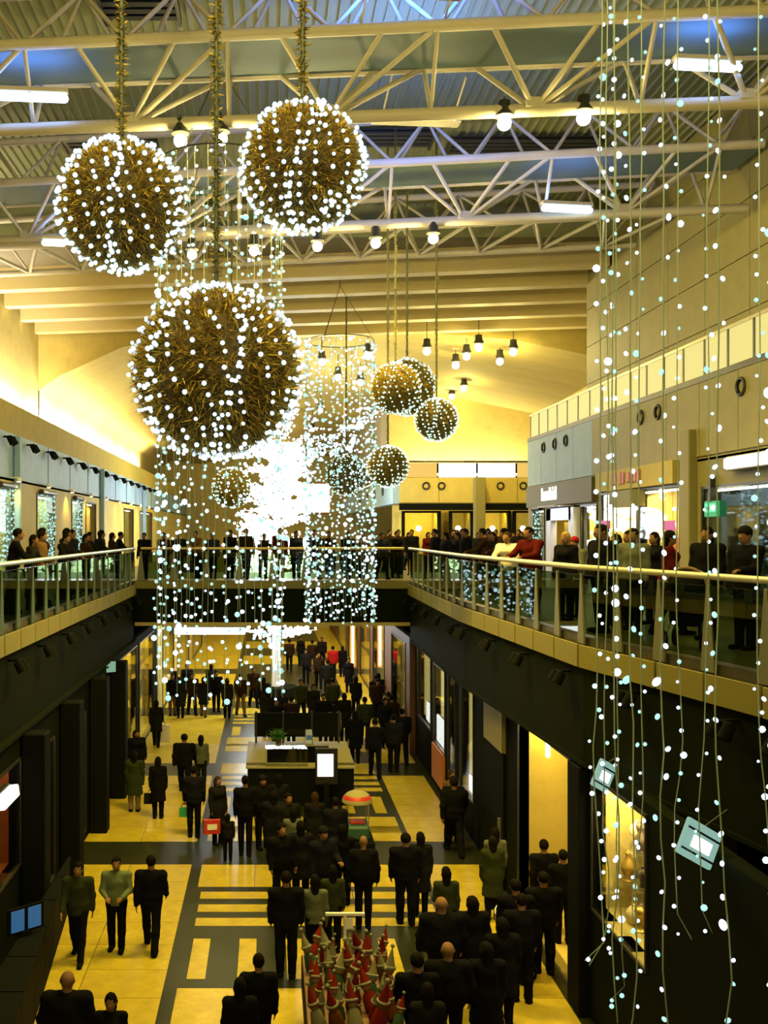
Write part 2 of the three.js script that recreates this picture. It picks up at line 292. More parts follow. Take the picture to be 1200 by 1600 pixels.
[[300, 398, 'globe lamp under the second truss beside the lower edge of a ball'], [397, 392, 'globe lamp under the second truss seen through the light curtain'], [496, 385, 'globe lamp under the second truss just below the upper near ball'], [587, 380, 'globe lamp under the second truss beside three thin cables'], [677, 373, 'globe lamp under the second truss at the cable of the low far ball']].forEach(([x, y, l]) => globeLamp(x, y, onTruss(x, 20.25, -0.14), l, 'globe lamps under the second truss', L.highbay * 1.35, 14));
[[667, 549, 36], [712, 571, 39.2], [729, 557, 37.2], [748, 543, 35.4], [781, 565, 38.3], [802, 550, 36.3], [725, 607, 45], [706, 620, 48], [797, 622, 48], [811, 615, 47], [827, 607, 45.4], [503, 566, 38.5], [575, 556, 37], [528, 590, 42], [563, 598, 43.5]].forEach(([x, y, d], i) => globeLamp(x, y, d, 'small warm globe lamp hanging below the smooth yellow ceiling beyond the beams', 'globe lamps under the far yellow ceiling', i % 3 === 0 ? 110 : 0, ceilY(X(x, d), d), 1.35));
// added lamps, unseen overhead, that light the near balls and wires from the viewer side
for (const [x, d] of [[-3.2, 4.5], [1.2, 3.5], [5.2, 4.5], [-1, -2]]) { const p = V(x, 13.7, -d), g = thing('globe_lamp', 'added unseen globe lamp over the viewer, lighting the near balls and wires', 'lamp', p.toArray(), 0, 'added unseen globe lamps overhead'); part('bulb', BULB, M.lamp, g); part('shade', SHADE, M.darkMetal, g); rod('stem', V(0, 0.3, 0), V(0, 2.85, 0), 0.014, M.darkMetal, g); const pl = new THREE.PointLight(LAMP, 60); pl.name = 'globe_lamp_light'; pl.position.copy(p); pl.castShadow = true; pl.shadow.radius = 5; scene.add(pl); }
function tubeLamp(px, py, d, len, tilt, label, k = 1, opt) {
  const p = at(px, py, d), g = thing('fluorescent_lamp', label, 'lamp', [p.x, p.y, p.z], tilt, 'blue-white tube lamps on the roof trusses');
  part('housing', rbx(len, 0.07, 0.14, 0.02).translate(0, 0.11, 0), M.steel, g);
  part('tube', new THREE.CapsuleGeometry(0.065, len - 0.12, 4, 12).rotateZ(Math.PI / 2), M.tubeGlow, g);
  for (const k of [-1, 1]) rod('arm', V(k * len / 3, 0.12, 0), V(k * len / 3, opt === 'up' ? 2.35 : 0.14, opt === 'up' ? 0 : -0.42), 0.018, M.steel, g);
  rectLight('fluorescent_lamp_light', BLUE, L.tube * k, len, 0.12, p.clone().add(V(0, 0.2, 0)), p.clone().add(V(0, 3, 0.3)));
  rectLight('fluorescent_lamp_light', BLUE, L.tube * 0.5 * k, len, 0.12, p.clone().add(V(0, -0.09, 0)), p.clone().add(V(0, -3, 0)));
}
tubeLamp(42, 152, onTruss(42, 15, -0.09) - 0.3, 1.25, 0.09, 'bluish tube lamp on the near truss above the two small balls');
tubeLamp(1106, 104, onTruss(1106, 15, -0.09) - 0.3, 1.02, 0.09, 'bluish tube lamp on the near truss seen through the big light curtain');
tubeLamp(886, 327, onTruss(886, 20.25, -0.14) - 0.3, 1.05, 0.14, 'bluish tube lamp on the second truss beside the light curtain');
tubeLamp(84, 380, onTruss(84, 20.25, -0.14) - 0.3, 0.5, 0.14, 'short bluish tube lamp half hidden by a hanging ball');
tubeLamp(550, 668, 46, 1.1, 0.0, 'small bluish tube lamp far off above the glowing light tree', 1, 'up');
{ // two uplights on the middle chords, in trays that hide their tubes from below
  for (const [px, d, y, s] of [[650, 16.7, 14.6, -0.09], [640, 13.9, 15.25, -0.09]]) { const g = thing('uplight', d > 15 ? 'blue uplight tray behind the near truss colouring the truss joints' : 'blue uplight tray on the near truss at the top edge', 'lamp', [X(px, d), y, -d], 0.09), p = g.position.clone(); part('tray', rbx(1.5, 0.03, 0.24, 0.01), M.steel, g); part('tube', new THREE.CapsuleGeometry(0.03, 1.3, 4, 8).rotateZ(Math.PI / 2).translate(0, 0.05, 0), M.tubeGlow, g); for (const k of [-1, 1]) rod('arm', V(k * 0.6, 0, 0), V(k * 0.6, d > 15 ? 0.38 : -0.2, d > 15 ? 0.9 : -0.5), 0.015, M.steel, g); rectLight('uplight_beam', new THREE.Color().setRGB(0.05, 0.2, 1), L.tube * 9, 1.4, 0.2, p.clone().add(V(0, 0.1, 0)), p.clone().add(V(0, 3, -2.2))); }
}
// cove lighting behind the left lip, in runs
for (let i = 0; i < 8; i++) {
  const d0 = 24.5 + i * 5.2, g = thing('cove_light', 'warm light strip hidden in the trough over the shops opposite the glass parapet', 'lamp', [-8.28, 11.59, -(d0 + 2.4)], 0, 'cove light strips in the wall trough');
  part('tray', rbx(0.22, 0.06, 4.8, 0.02), M.white, g); part('tube', new THREE.CapsuleGeometry(0.035, 4.6, 4, 8).rotateX(Math.PI / 2).translate(0, 0.1, 0), M.coveGlow, g);
  rectLight('cove_light_beam', COVE, L.cove * (i < 5 ? 1.2 : 1), 4.7, 0.12, V(-8.3, 11.8, -(d0 + 2.4)), V(-8.6, 12.1, -(d0 + 2.4)));
}
for (let i = 0; i < 3; i++) {
  const g = thing('cove_light', 'warm light strip hidden above the far cross gallery wall', 'lamp', [7.6 + i * 2.1, 10.5, -48.9], 0, 'cove light strips over the far gallery');
  part('tray', rbx(1.9, 0.06, 0.22, 0.02), M.white, g); part('tube', new THREE.CapsuleGeometry(0.035, 1.7, 4, 8).rotateZ(Math.PI / 2).translate(0, 0.08, 0), M.coveGlow, g);
  rectLight('cove_light_beam', COVE, L.farCove, 1.9, 0.3, V(7.6 + i * 2.1, 10.66, -48.9), V(7.6 + i * 2.1, 12, -49.5));
}
for (let i = 0; i < 5; i++) {
  const d = 53 + i * 5, g = thing('cove_light', 'warm light strip along the far gallery beside the smallest ball', 'lamp', [6.15, 10.5, -d], 0, 'cove light strips along the far gallery');
  part('tray', rbx(0.2, 0.06, 4.6, 0.02), M.white, g); part('tube', new THREE.CapsuleGeometry(0.035, 4.4, 4, 8).rotateX(Math.PI / 2).translate(0, 0.08, 0), M.coveGlow, g);
  rectLight('cove_light_beam', COVE, L.farCove * 0.5, 4.4, 0.25, V(6.15, 10.66, -d), V(6.0, 12, -d));
}
{ // backlit strip panes on top of the far gallery wall
  const p = thing('parapet', 'glowing pane strip on top of the far cross gallery wall', 'parapet');
  for (let i = 0; i < 4; i++) part('light_pane', bx(6.34 + i * 1.9, 8.14 + i * 1.9, 10.37, 11.05, 48.05, 48.1), i === 1 || i === 2 ? M.signWhite : glow([1, 0.62, 0.14], 0.9), p);
  part('cap_rail', bx(6.3, 14, 11.05, 11.1, 48.02, 48.12), M.rail, p);
}
// added downlights, unseen under the bridge, to light the far lower floor
for (const [x, d, k] of [[-2.6, 36.2, 1], [0.6, 36.2, 1], [3.4, 36.2, 1], [-2.6, 39.6, 1], [0.6, 39.6, 1], [3.4, 39.6, 1]]) {
  const g = thing('downlight', 'added unseen downlight under the bridge, lighting the far lower floor', 'lamp', [x, 4.48, -d], 0, 'added downlights under the bridge');
  part('ring', new THREE.TorusGeometry(0.1, 0.02, 8, 20).rotateX(Math.PI / 2), M.white, g); part('lens', new THREE.CylinderGeometry(0.09, 0.09, 0.015, 20), M.lamp, g);
  const s = new THREE.SpotLight(WARM, L.bridge, 0, 1.1, 0.6); s.name = 'downlight_beam'; s.position.set(x, 4.45, -d); s.target.position.set(x, 0, -d); s.castShadow = true; scene.add(s, s.target);
}
for (const [x, d] of [[-2.5, 46], [2.5, 48], [-2.5, 54], [2.5, 57], [0, 64], [0, 72]]) globeLamp(CX + x * F / d, CY - (13.6 - EYE) * F / d, d, 'small warm globe lamp hanging in the far hall behind the light tree', 'globe lamps in the far hall', 150, ceilY(x, d), 1.2);

// ------------------------------------------------------------------ balustrades
const SPOT = (() => { const g = new THREE.Group(); g.name = 'spotlight'; part('bracket', rbx(0.05, 0.05, 0.24, 0.01), M.black, g, [0, 0.1, -0.1]); for (const s of [-1, 1]) { const h = part('head', new THREE.CylinderGeometry(0.075, 0.085, 0.2, 14).rotateX(-0.5), M.black, g, [s * 0.12, 0, 0.05]); } part('bar', rbx(0.34, 0.035, 0.035, 0.01), M.black, g, [0, 0.1, 0.02]); return g; })();
function spotPair(pos, turn, label, group) { return tagSpot(SPOT.clone(), pos, turn, label, group); }
function tagSpot(c, pos, turn, label, group) { c.name = numbered('spotlight'); c.position.copy(pos); c.rotation.y = turn; c.userData = { label, category: 'spotlight', group }; scene.add(c); return c; }
const FIN = (() => { const s = new THREE.Shape([[-0.02, 1.0], [0.02, 1.0], [0.13, 0], [0.13, -0.1], [-0.13, -0.1], [-0.13, 0]].map((p) => new THREE.Vector2(...p))); return new THREE.ExtrudeGeometry(s, { depth: 0.03, bevelEnabled: true, bevelSize: 0.004, bevelThickness: 0.004, bevelSegments: 1 }).translate(0, 0, -0.015); })();
function balustrade(path, label, opt = {}) {
  const g = thing('balustrade', label, 'balustrade');
  for (let k = 0; k < path.length - 1; k++) {
    const a = V(path[k][0], UP, -path[k][1]), b = V(path[k + 1][0], UP, -path[k + 1][1]), len = a.distanceTo(b), n = Math.max(1, Math.round(len / 1.15)), dir = b.clone().sub(a).normalize(), ang = Math.atan2(-dir.z, dir.x);
    const inner = V(-dir.z, 0, dir.x).multiplyScalar(opt.side ?? 1);
    rod('handrail', a.clone().setY(UP + 1.1), b.clone().setY(UP + 1.1), 0.045, opt.railMat ?? M.rail, g);
    for (let i = 0; i < n; i++) {
      const p = a.clone().lerp(b, i / n), q = a.clone().lerp(b, (i + 1) / n), m = p.clone().lerp(q, 0.5), w = len / n;
      const fin = part('post', FIN, opt.postMat ?? M.post, g); fin.position.copy(p); fin.rotation.y = ang;
      const pane = part('glass_pane', rbx(w - 0.04, 0.92, 0.014, 0.004), M.glass, g); pane.position.copy(m).setY(UP + 0.52); pane.rotation.y = ang;
      const low = part('edge_panel', rbx(w - 0.05, 0.36, 0.03, 0.006), M.edge, g); low.position.copy(m).addScaledVector(inner, 0.05).setY(UP - 0.3); low.rotation.y = ang;
    }
    if (opt.spots) for (let i = 0; i < n; i += 2) { opt.c = (opt.c ?? -1) + 1; const p = a.clone().lerp(b, (i + 0.5) / n).addScaledVector(inner, 0.16).setY(UP - 0.72); spotPair(p, ang + (opt.side === -1 ? 0 : 0) + Math.atan2(inner.x, inner.z) - ang, ORD[opt.c] + ' ' + opt.spots, opt.spotGroup); }
  }
  return g;
}
balustrade(RAIL_L, 'glass balustrade with bluish handrail in front of the shops under the bright cove', { side: 1, spots: 'pair of black spotlights, counted towards the bridge, on the fascia opposite the parapet', spotGroup: 'spotlights on the fascia opposite the parapet', railMat: std([0.5, 0.6, 0.62], 0.3, { metalness: 0.5 }), postMat: std([0.05, 0.08, 0.03], 0.5) });
balustrade(RAIL_R, 'glass balustrade with tapered posts before the shops with white glowing lettering', { side: -1, spots: 'pair of black spotlights, counted towards the bridge, on the fascia under the tapered posts', spotGroup: 'spotlights on the fascia under the parapet side' });
balustrade([[-4.4, 34.1], [4.64, 34.1]], 'glass balustrade across the far bridge behind the light curtains', { side: 1, railMat: std([0.7, 0.55, 0.2], 0.3, { metalness: 0.6 }) });
// spotlights and speakers on the upper bulkheads
for (let i = 0; i < 15; i++) spotPair(V(-6.33, 9.95, -(24.3 + i * 2.35)), Math.PI / 2, ORD[i] + ' pair of dark spotlights, counted towards the bridge, on the pale bulkhead', 'spotlights on the pale bulkhead under the cove');
const SPK = (() => { const g = new THREE.Group(); g.name = 'wall_speaker'; part('rim', new THREE.TorusGeometry(0.13, 0.025, 8, 22), M.darkMetal, g); part('cone', new THREE.LatheGeometry([[0, -0.05], [0.05, -0.04], [0.12, 0.01], [0.13, 0.015]].map((p) => new THREE.Vector2(...p)), 20).rotateX(Math.PI / 2), M.black, g); return g; })();
function speaker(pos, turn, label, group, s = 1) { const c = SPK.clone(); c.name = numbered('wall_speaker'); c.position.copy(pos); c.rotation.y = turn; c.scale.setScalar(s); c.userData = { label, category: 'speaker', group }; scene.add(c); }
for (const [i, d] of [30.6, 29.4, 28.3, 22.6, 21.6, 17.8, 16.6].entries()) speaker(V(8.46, 10.32, -d), -Math.PI / 2, ORD[i] + ' round black speaker from the wall corner, in the panelled wall under the parapet', 'round speakers in the parapet-side wall', 1.15);
for (const [i, x] of [7.6, 8.35, 11.2, 12.3].entries()) speaker(V(x, 9.95, -47.93), 0, ORD[i] + ' round dark speaker from the tinsel balls in the cream far gallery wall', 'round speakers in the far gallery wall', 1.3);
for (const d of [52, 56, 60, 65]) speaker(V(5.97, 9.85, -d), -Math.PI / 2, 'round dark speaker in the receding far gallery wall', 'round speakers in the receding far wall', 1.6);

// ------------------------------------------------------------------ shops
const font = await new FontLoader().loadAsync('fonts/droid/droid_sans_bold.typeface.json');
function lettering(text, size, mat, parent, pos, turn, name = 'lettering', depth = 0.05) {
  const g = new TextGeometry(text, { font, size, depth, curveSegments: 4, bevelEnabled: false }); g.computeBoundingBox(); const w = g.boundingBox.max.x; g.translate(-w / 2, 0, 0);
  const m = part(name, g, mat, parent, pos); m.rotation.y = turn; return m;
}
// a lit display window in a side wall at x; s = +1 for the right side, -1 for the left
function shopWindow(x, s, d0, d1, y0, y1, label, o = {}) {
  const g = thing('shop_window', label, 'shop window', [0, 0, 0], 0, o.group), dep = o.depth ?? 0.9, w = o.wall ?? M.cream, xb = x + s * dep;
  part('back_panel', bx(xb, xb + s * 0.05, y0, y1, d0, d1), o.back ?? w, g); part('side_panel', bx(x, xb, y0, y1, d0 - 0.04, d0), w, g); part('side_panel', bx(x, xb, y0, y1, d1, d1 + 0.04), w, g);
  part('window_floor', bx(x, xb, y0 - 0.04, y0, d0, d1), w, g); part('window_ceiling', bx(x, xb, y1, y1 + 0.04, d0, d1), w, g);
  const f = 0.05; part('frame', merge([bx(x - s * 0.03, x + s * 0.03, y0 - f, y0, d0 - f, d1 + f), bx(x - s * 0.03, x + s * 0.03, y1, y1 + f, d0 - f, d1 + f), bx(x - s * 0.03, x + s * 0.03, y0, y1, d0 - f, d0), bx(x - s * 0.03, x + s * 0.03, y0, y1, d1, d1 + f)]), o.frame ?? M.darkMetal, g);
  if (!o.open) part('glass_pane', bx(x + s * 0.005, x + s * 0.015, y0, y1, d0, d1), M.clear, g);
  part('lamp_strip', bx(x + s * 0.12, x + s * 0.2, y1 - 0.06, y1 - 0.02, d0 + 0.1, d1 - 0.1), M.lamp, g);
  const k = o.k ?? 1; if (k) rectLight('shop_window_light', o.color ?? SHOP, L.shop * k, Math.max(0.3, d1 - d0 - 0.2), 0.25, V(x + s * 0.28, y1 - 0.09, -(d0 + d1) / 2), V(xb - s * 0.05, (y0 + y1) / 2 - 0.4, -(d0 + d1) / 2 - 0.0001));
  return g;
}
function wallRun(x, s, y0, y1, d0, d1, holes, mat, name) {   // wall pieces round the openings [dA, dB, yA, yB]
  const gs = []; let d = d0; const t = s * 0.2; holes.sort((a, b) => a[0] - b[0]);
  for (const [a, b, ya, yb] of holes) { if (a > d) gs.push(bx(x, x + t, y0, y1, d, a)); if (ya > y0 + 0.01) gs.push(bx(x, x + t, y0, ya, a, b)); if (yb < y1 - 0.01) gs.push(bx(x, x + t, yb, y1, a, b)); d = b; }
  if (d < d1) gs.push(bx(x, x + t, y0, y1, d, d1)); return struct(name, gs, mat);
}
// --- lower right
M.backGlowCream = glow([0.85, 0.68, 0.2], 1.0); M.backGlowBright = glow([1, 0.82, 0.34], 1.2); M.backGlowDim = glow([0.4, 0.3, 0.06], 1);  // self-glowing back panels: the lit look of the window interiors put into colour
const LR = 5.1;
const lr = [[31.2, 33.9, 1.5, 3.85], [28.7, 30.6, 1.3, 3.65], [27.1, 28.1, 1.0, 3.8], [24.7, 26.3, 1.0, 4.0], [16.4, 20.2, 0.02, 3.85], [13.4, 15.6, 1.8, 3.85]];
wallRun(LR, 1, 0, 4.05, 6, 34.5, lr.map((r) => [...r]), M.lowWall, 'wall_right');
const lrLabels = ['tall cream lit shop window nearest the bridge with a bright low display', 'tall lit shop window over an orange plinth with a dazzling white patch', 'narrow lit shop window with dim hanging wares', 'tall pale yellow shop window with one hot spot near its foot', 'wide beige lit shop front with golden ornaments behind the black pillar', 'bright cream display window full of pale ornaments past the black pillar'];
lr.forEach((r, i) => shopWindow(LR, 1, ...r, lrLabels[i], { depth: [0.22, 0.22, 0.3, 0.22, 2.6, 0.8][i], open: i === 4, back: [M.backGlowCream, M.backGlowBright, M.backGlowDim, M.backGlowCream][i], k: [0.4, 0.6, 0.3, 0.4, 2.2, 4][i], color: i === 4 ? WARM : SHOP, group: 'lit shop windows of the lower mall' }));
{ const hot = thing('light_patch', 'dazzling white lamp panel low in the tall window over the orange plinth', 'lamp', [5.16, 1.75, -29.6]); part('panel', rbx(0.06, 0.8, 1.5, 0.02), M.signWhite, hot); part('frame', rbx(0.03, 0.86, 1.56, 0.01).translate(0.03, 0, 0), M.darkMetal, hot); const h2 = thing('light_patch', 'small hot lamp panel at the foot of the pale yellow window', 'lamp', [5.16, 1.3, -25.2]); part('panel', rbx(0.06, 0.4, 0.5, 0.02), M.signWhite, h2); part('frame', rbx(0.03, 0.44, 0.54, 0.01).translate(0.03, 0, 0), M.darkMetal, h2); const h3 = thing('light_patch', 'bright low lamp panel in the cream window nearest the bridge', 'lamp', [5.16, 1.9, -31.9]); part('panel', rbx(0.06, 0.6, 0.9, 0.02), M.signWhite, h3); part('frame', rbx(0.03, 0.64, 0.94, 0.01).translate(0.03, 0, 0), M.darkMetal, h3); }
single('plinth', bx(5.02, 5.1, 0.2, 1.25, 28.7, 30.6), M.orange, 'orange panel under the tall dazzling shop window', 'panel');
{ // doorway with a pale transom panel
  const g = thing('shop_door', 'dark shop doorway with a dull grey panel above it', 'door');
  part('door_leaf', bx(5.03, 5.09, 0.02, 2.9, 21.3, 23.1), M.black, g); part('transom_panel', bx(5.0, 5.09, 2.95, 3.85, 21.3, 23.1), M.olive, g); part('lintel_strip', bx(4.94, 5.09, 3.85, 3.97, 21.2, 23.2), M.cream, g); part('handle', bx(4.97, 5.03, 1.0, 1.5, 21.5, 21.56), M.metal, g);
}
single('pillar_cladding', rbx(0.2, 3.96, 0.62, 0.02).translate(5.02, 1.98, -16.05), M.black, 'black square pillar between the beige shop and the bright ornament window', 'pillar');
for (const [d, y, len] of [[11.45, 3.95, 0.95], [14.8, 4.1, 0.55]]) {
  const near = d < 13, p = at(near ? 1092 : 943, near ? 1318 : 1212, near ? d - 0.25 : d - 0.2), g = thing('hanging_sign', near ? 'big glowing mint and white double-bar sign behind the light curtain' : 'small glowing mint and white projecting sign above the ornament window', 'sign', [p.x, p.y, p.z]);
  part('panel', rbx(len * 0.62, 0.42, 0.06, 0.02), M.teal, g); part('light_bar', rbx(len * 0.34, 0.14, 0.02, 0.01).translate(0, -0.01, 0.04), M.signWhite, g); part('stripe', rbx(len * 0.6, 0.025, 0.012, 0.004).translate(0, 0.11, 0.035), M.darkMetal, g); part('stripe', rbx(len * 0.6, 0.025, 0.012, 0.004).translate(0, -0.13, 0.035), M.darkMetal, g);
  g.rotation.set(0, 0.45, -0.5); part('bracket', rodGeo(V(0, 0.2, 0), V(0.25, 0.5, 0), 0.015), M.darkMetal, g);
  rectLight('hanging_sign_light', new THREE.Color(0.7, 1, 0.85), 2, len * 0.5, 0.3, p.clone().add(V(0, 0, 0.1)), p.clone().add(V(0, 0, 3)));
}
for (const [px, y] of [[856, 1168], [897, 1200]]) { const p = at(px, y, px < 880 ? 18.9 : 17.3), g = thing('pendant_tube', px < 880 ? 'slim white pendant tube in the middle of the wide beige shop front' : 'slim white pendant tube in the beige shop next to the black pillar', 'lamp', p.toArray()); part('tube', new THREE.CapsuleGeometry(0.045, 0.3, 4, 10), M.lamp, g); rod('cord', V(0, 0.19, 0), V(0, 3.87 - p.y, 0), 0.008, M.darkMetal, g); const l = new THREE.PointLight(SHOP, 1.5); l.name = 'pendant_tube_light'; l.position.copy(p); scene.add(l); }
// golden and pale ornaments in the two windows
const VASE = [[[0, 0], [0.09, 0], [0.1, 0.02], [0.05, 0.06], [0.11, 0.16], [0.12, 0.24], [0.06, 0.34], [0.04, 0.4], [0.06, 0.44], [0.05, 0.45], [0, 0.42]], [[0, 0], [0.12, 0], [0.13, 0.02], [0.03, 0.05], [0.03, 0.2], [0.1, 0.26], [0.13, 0.34], [0.12, 0.42], [0, 0.44]], [[0, 0], [0.07, 0], [0.13, 0.1], [0.13, 0.2], [0.07, 0.28], [0, 0.3]]].map((p) => new THREE.LatheGeometry(p.map((q) => new THREE.Vector2(...q)), 16));
function ornament(x, y, d, i, mat, label, group, s = 1) { const g = thing('ornament', label, 'ornament', [x, y, -d], 0, group); part('body', VASE[i % 3], mat, g); part('knob', new THREE.SphereGeometry(0.03, 8, 6).translate(0, [0.45, 0.46, 0.31][i % 3], 0), mat, g); g.scale.setScalar(s); }
const gold = std([0.7, 0.45, 0.1], 0.3, { metalness: 0.6 }), pale = std([0.75, 0.62, 0.36], 0.5), darkOrn = std([0.05, 0.035, 0.02], 0.5);
function standTable(x, d, w, len, y, label) { const g = thing('display_table', label, 'table', [x, 0, -d]); part('top', rbx(w, 0.05, len, 0.01).translate(0, y - 0.025, 0), M.cream, g); for (const i of [-1, 1]) for (const k of [-1, 1]) part('leg', rbx(0.05, y - 0.05, 0.05, 0.01).translate(i * (w / 2 - 0.05), (y - 0.05) / 2, k * (len / 2 - 0.05)), M.cream, g); }
standTable(6.3, 17.2, 0.5, 1.1, 1.5, 'pale display table with golden ornaments in the wide beige shop');
for (let i = 0; i < 5; i++) ornament(6.2 + (i % 2) * 0.2, 1.5, 16.8 + i * 0.2, i, gold, 'golden ornament on the display table in the wide beige shop', 'golden ornaments in the beige shop', 1.1);
for (const y of [2.35, 3.0]) single('window_shelf', bx(5.3, 5.85, y - 0.03, y, 13.5, 15.5), M.clear, y < 2.5 ? 'lower glass shelf in the bright ornament window' : 'upper glass shelf in the bright ornament window', 'shelf');
for (const [y, n] of [[1.8, 7], [2.35, 7], [3.0, 6]]) for (let i = 0; i < n; i++) ornament(5.45 + rr(0, 0.2) , y, 13.62 + i * (1.86 / n) + rr(0, 0.04), i, rnd() < 0.25 ? darkOrn : i % 2 ? pale : gold, 'pale glazed ornament crowded in the bright window past the black pillar', 'pale ornaments in the bright window', rr(0.75, 1.0));
// --- lower left
const ll = [[30.0, 34.5, 0.05, 3.75], [35.2, 39.6, 0.05, 3.75], [23.2, 24.8, 0.3, 3.2], [26.4, 27.6, 0.3, 3.7]];
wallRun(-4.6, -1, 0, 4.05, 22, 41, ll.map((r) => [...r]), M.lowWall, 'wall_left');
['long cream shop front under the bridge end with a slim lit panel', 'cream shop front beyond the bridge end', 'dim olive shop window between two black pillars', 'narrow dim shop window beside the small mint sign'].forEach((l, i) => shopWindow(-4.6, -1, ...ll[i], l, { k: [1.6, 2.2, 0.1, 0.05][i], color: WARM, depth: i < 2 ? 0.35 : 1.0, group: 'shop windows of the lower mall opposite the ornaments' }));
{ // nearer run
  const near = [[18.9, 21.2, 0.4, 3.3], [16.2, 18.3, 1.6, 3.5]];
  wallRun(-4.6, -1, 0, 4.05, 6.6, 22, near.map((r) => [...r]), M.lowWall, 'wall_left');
  shopWindow(-4.6, -1, ...near[0], 'dim olive shop window below a black sign in the dark corner', { k: 0.07, color: WARM, wall: M.olive }); shopWindow(-4.6, -1, ...near[1], 'dark shop window with a rusty red lit panel', { k: 0.3, color: WARM, wall: std([0.3, 0.07, 0.02], 0.6) });
  const pl = [[22.0, 'black square pillar by the dim olive windows'], [25.6, 'black square pillar before the cream shop front'], [28.9, 'black square pillar at the start of the cream shop front'], [18.6, 'black pillar beside the rusty red lit panel']];
  for (const [d, l] of pl) single('pillar_cladding', rbx(0.44, 3.96, 0.5, 0.03).translate(-4.36, 1.98, -d), M.black, l, 'pillar');
  const q = at(9, 1246, 16.0), s = thing('strip_lamp', 'short dazzling white strip lamp in the dark lower corner', 'lamp', q.toArray()); part('housing', rbx(0.14, 0.12, 0.95, 0.03).translate(-0.1, 0.06, 0), M.darkMetal, s); part('tube', rbx(0.22, 0.2, 0.9, 0.03), M.signWhite, s); part('bracket', rbx(0.32, 0.05, 0.06, 0.01).translate(-0.19, 0.08, 0), M.darkMetal, s); s.rotation.z = 0.12;
  rectLight('strip_lamp_light', new THREE.Color(1, 0.98, 0.9), 5, 0.1, 0.9, q.clone().add(V(0.1, -0.06, 0)), q.clone().add(V(2, -1, 0.001)));
  const sg = thing('hanging_sign', 'small mint glowing sign on the black pillar before the cream shop front', 'sign', at(173, 1042, 28.2).toArray(), 0.6); part('panel', rbx(0.3, 0.3, 0.05, 0.015), glow([0.4, 0.75, 0.5], 0.5), sg); part('bracket', rbx(0.08, 0.06, 0.3, 0.01).translate(-0.12, 0, -0.1), M.darkMetal, sg);
  // long dark display counter that narrows the walkway towards the camera
  const g = thing('display_counter', 'long dark glass-topped counter along the dark shop line with blue screens', 'counter'), f = (d) => -4.1 + (20.5 - d) * 0.085;
  for (let i = 0; i < 6; i++) { const d0 = 13.2 + i * 1.2, d1 = d0 + 1.17; part('counter_panel', poly([[-4.12, d0], [f(d0), d0], [f(d1), d1], [-4.12, d1]], 0, 1.0), M.black, g); part('glass_top', poly([[-4.12, d0], [f(d0) + 0.03, d0], [f(d1) + 0.03, d1], [-4.12, d1]], 1.0, 1.04), M.black, g); }
  const bl = thing('display_screen', 'blue glowing double screen standing on the long dark counter', 'screen', [-4.02, 1.04, -16.4], 0.75); for (const k of [-0.22, 0.22]) part('screen', rbx(0.34, 0.5, 0.02, 0.005).translate(k, 0.4, 0.03), glow([0.02, 0.1, 0.22], 1), bl); bl.scale.setScalar(0.7); part('frame', rbx(0.95, 0.62, 0.05, 0.01).translate(0, 0.4, 0), M.black, bl); part('stand', rbx(0.3, 0.12, 0.1, 0.01).translate(0, 0.06, 0), M.black, bl);
}
// --- beyond the bridge, lower
const fr = [[35.5, 39.5, 0.1, 3.7], [42, 46.5, 0.1, 3.7], [48, 53, 0.1, 3.7], [55, 61, 0.1, 3.7], [63, 70, 0.1, 3.7]], flh = [[43, 48, 0.1, 3.7], [50, 57, 0.1, 3.7], [60, 68, 0.1, 3.7]];
wallRun(4.9, 1, 0, 4.05, 34.5, 80, fr.map((r) => [...r]), std([0.12, 0.05, 0.02], 0.6), 'wall_right');
wallRun(-4.6, -1, 0, 4.05, 41, 80, flh.map((r) => [...r]), M.cream, 'wall_left');
['greenish lit shop window under the bridge end with two round lamps', 'dim golden shop window beyond the bridge', 'shop window glowing orange and red beyond the bridge', 'yellow lit shop window far beyond the bridge', 'last warm shop window on the far lower mall'].forEach((l, i) => shopWindow(4.9, 1, ...fr[i], l, { depth: 0.35, k: [0.35, 0.8, 3, 1.6, 1.4][i], color: i === 2 ? new THREE.Color(1, 0.25, 0.05) : WARM, group: 'shop windows of the far lower mall' }));
['warm shop window beyond the bridge behind the light curtain', 'second warm shop window behind the light curtain', 'far warm shop window at the end of the lower mall'].forEach((l, i) => shopWindow(-4.6, -1, ...flh[i], l, { k: 1.3, depth: 0.4, color: WARM, group: 'shop windows of the far lower mall' }));
{ const p = at(328, 986, 36.3), g = thing('light_bar', 'long dazzling white light bar hanging under the bridge behind the light curtain', 'lamp', p.toArray()); part('housing', rbx(2.7, 0.12, 0.3, 0.03).translate(0, 0.2, 0), M.white, g); part('tube', rbx(2.6, 0.24, 0.2, 0.06), glow([0.9, 0.97, 1], 4), g); for (const k of [-1, 1]) rod('hanger', V(k, 0.25, 0), V(k, 4.5 - p.y, 0), 0.012, M.metal, g);
  rectLight('light_bar_light', new THREE.Color(0.85, 0.93, 1), 7, 2.6, 0.3, p.clone().add(V(0, -0.14, 0)), p.clone().add(V(0, -3, 0))); }
{ const p = at(551, 1010, 50), g = thing('neon_column', 'tall orange-red neon column before the far shop window', 'sign', [p.x, 0, p.z]); part('tube', rbx(0.24, 2.6, 0.2, 0.08).translate(0, 2.2, 0), glow([1, 0.32, 0.06], 1.6), g); part('base', rbx(0.5, 0.9, 0.4, 0.03).translate(0, 0.45, 0), M.darkMetal, g); part('core', rbx(0.1, 2.4, 0.05, 0.02).translate(0, 2.2, 0.1), M.signWhite, g); }
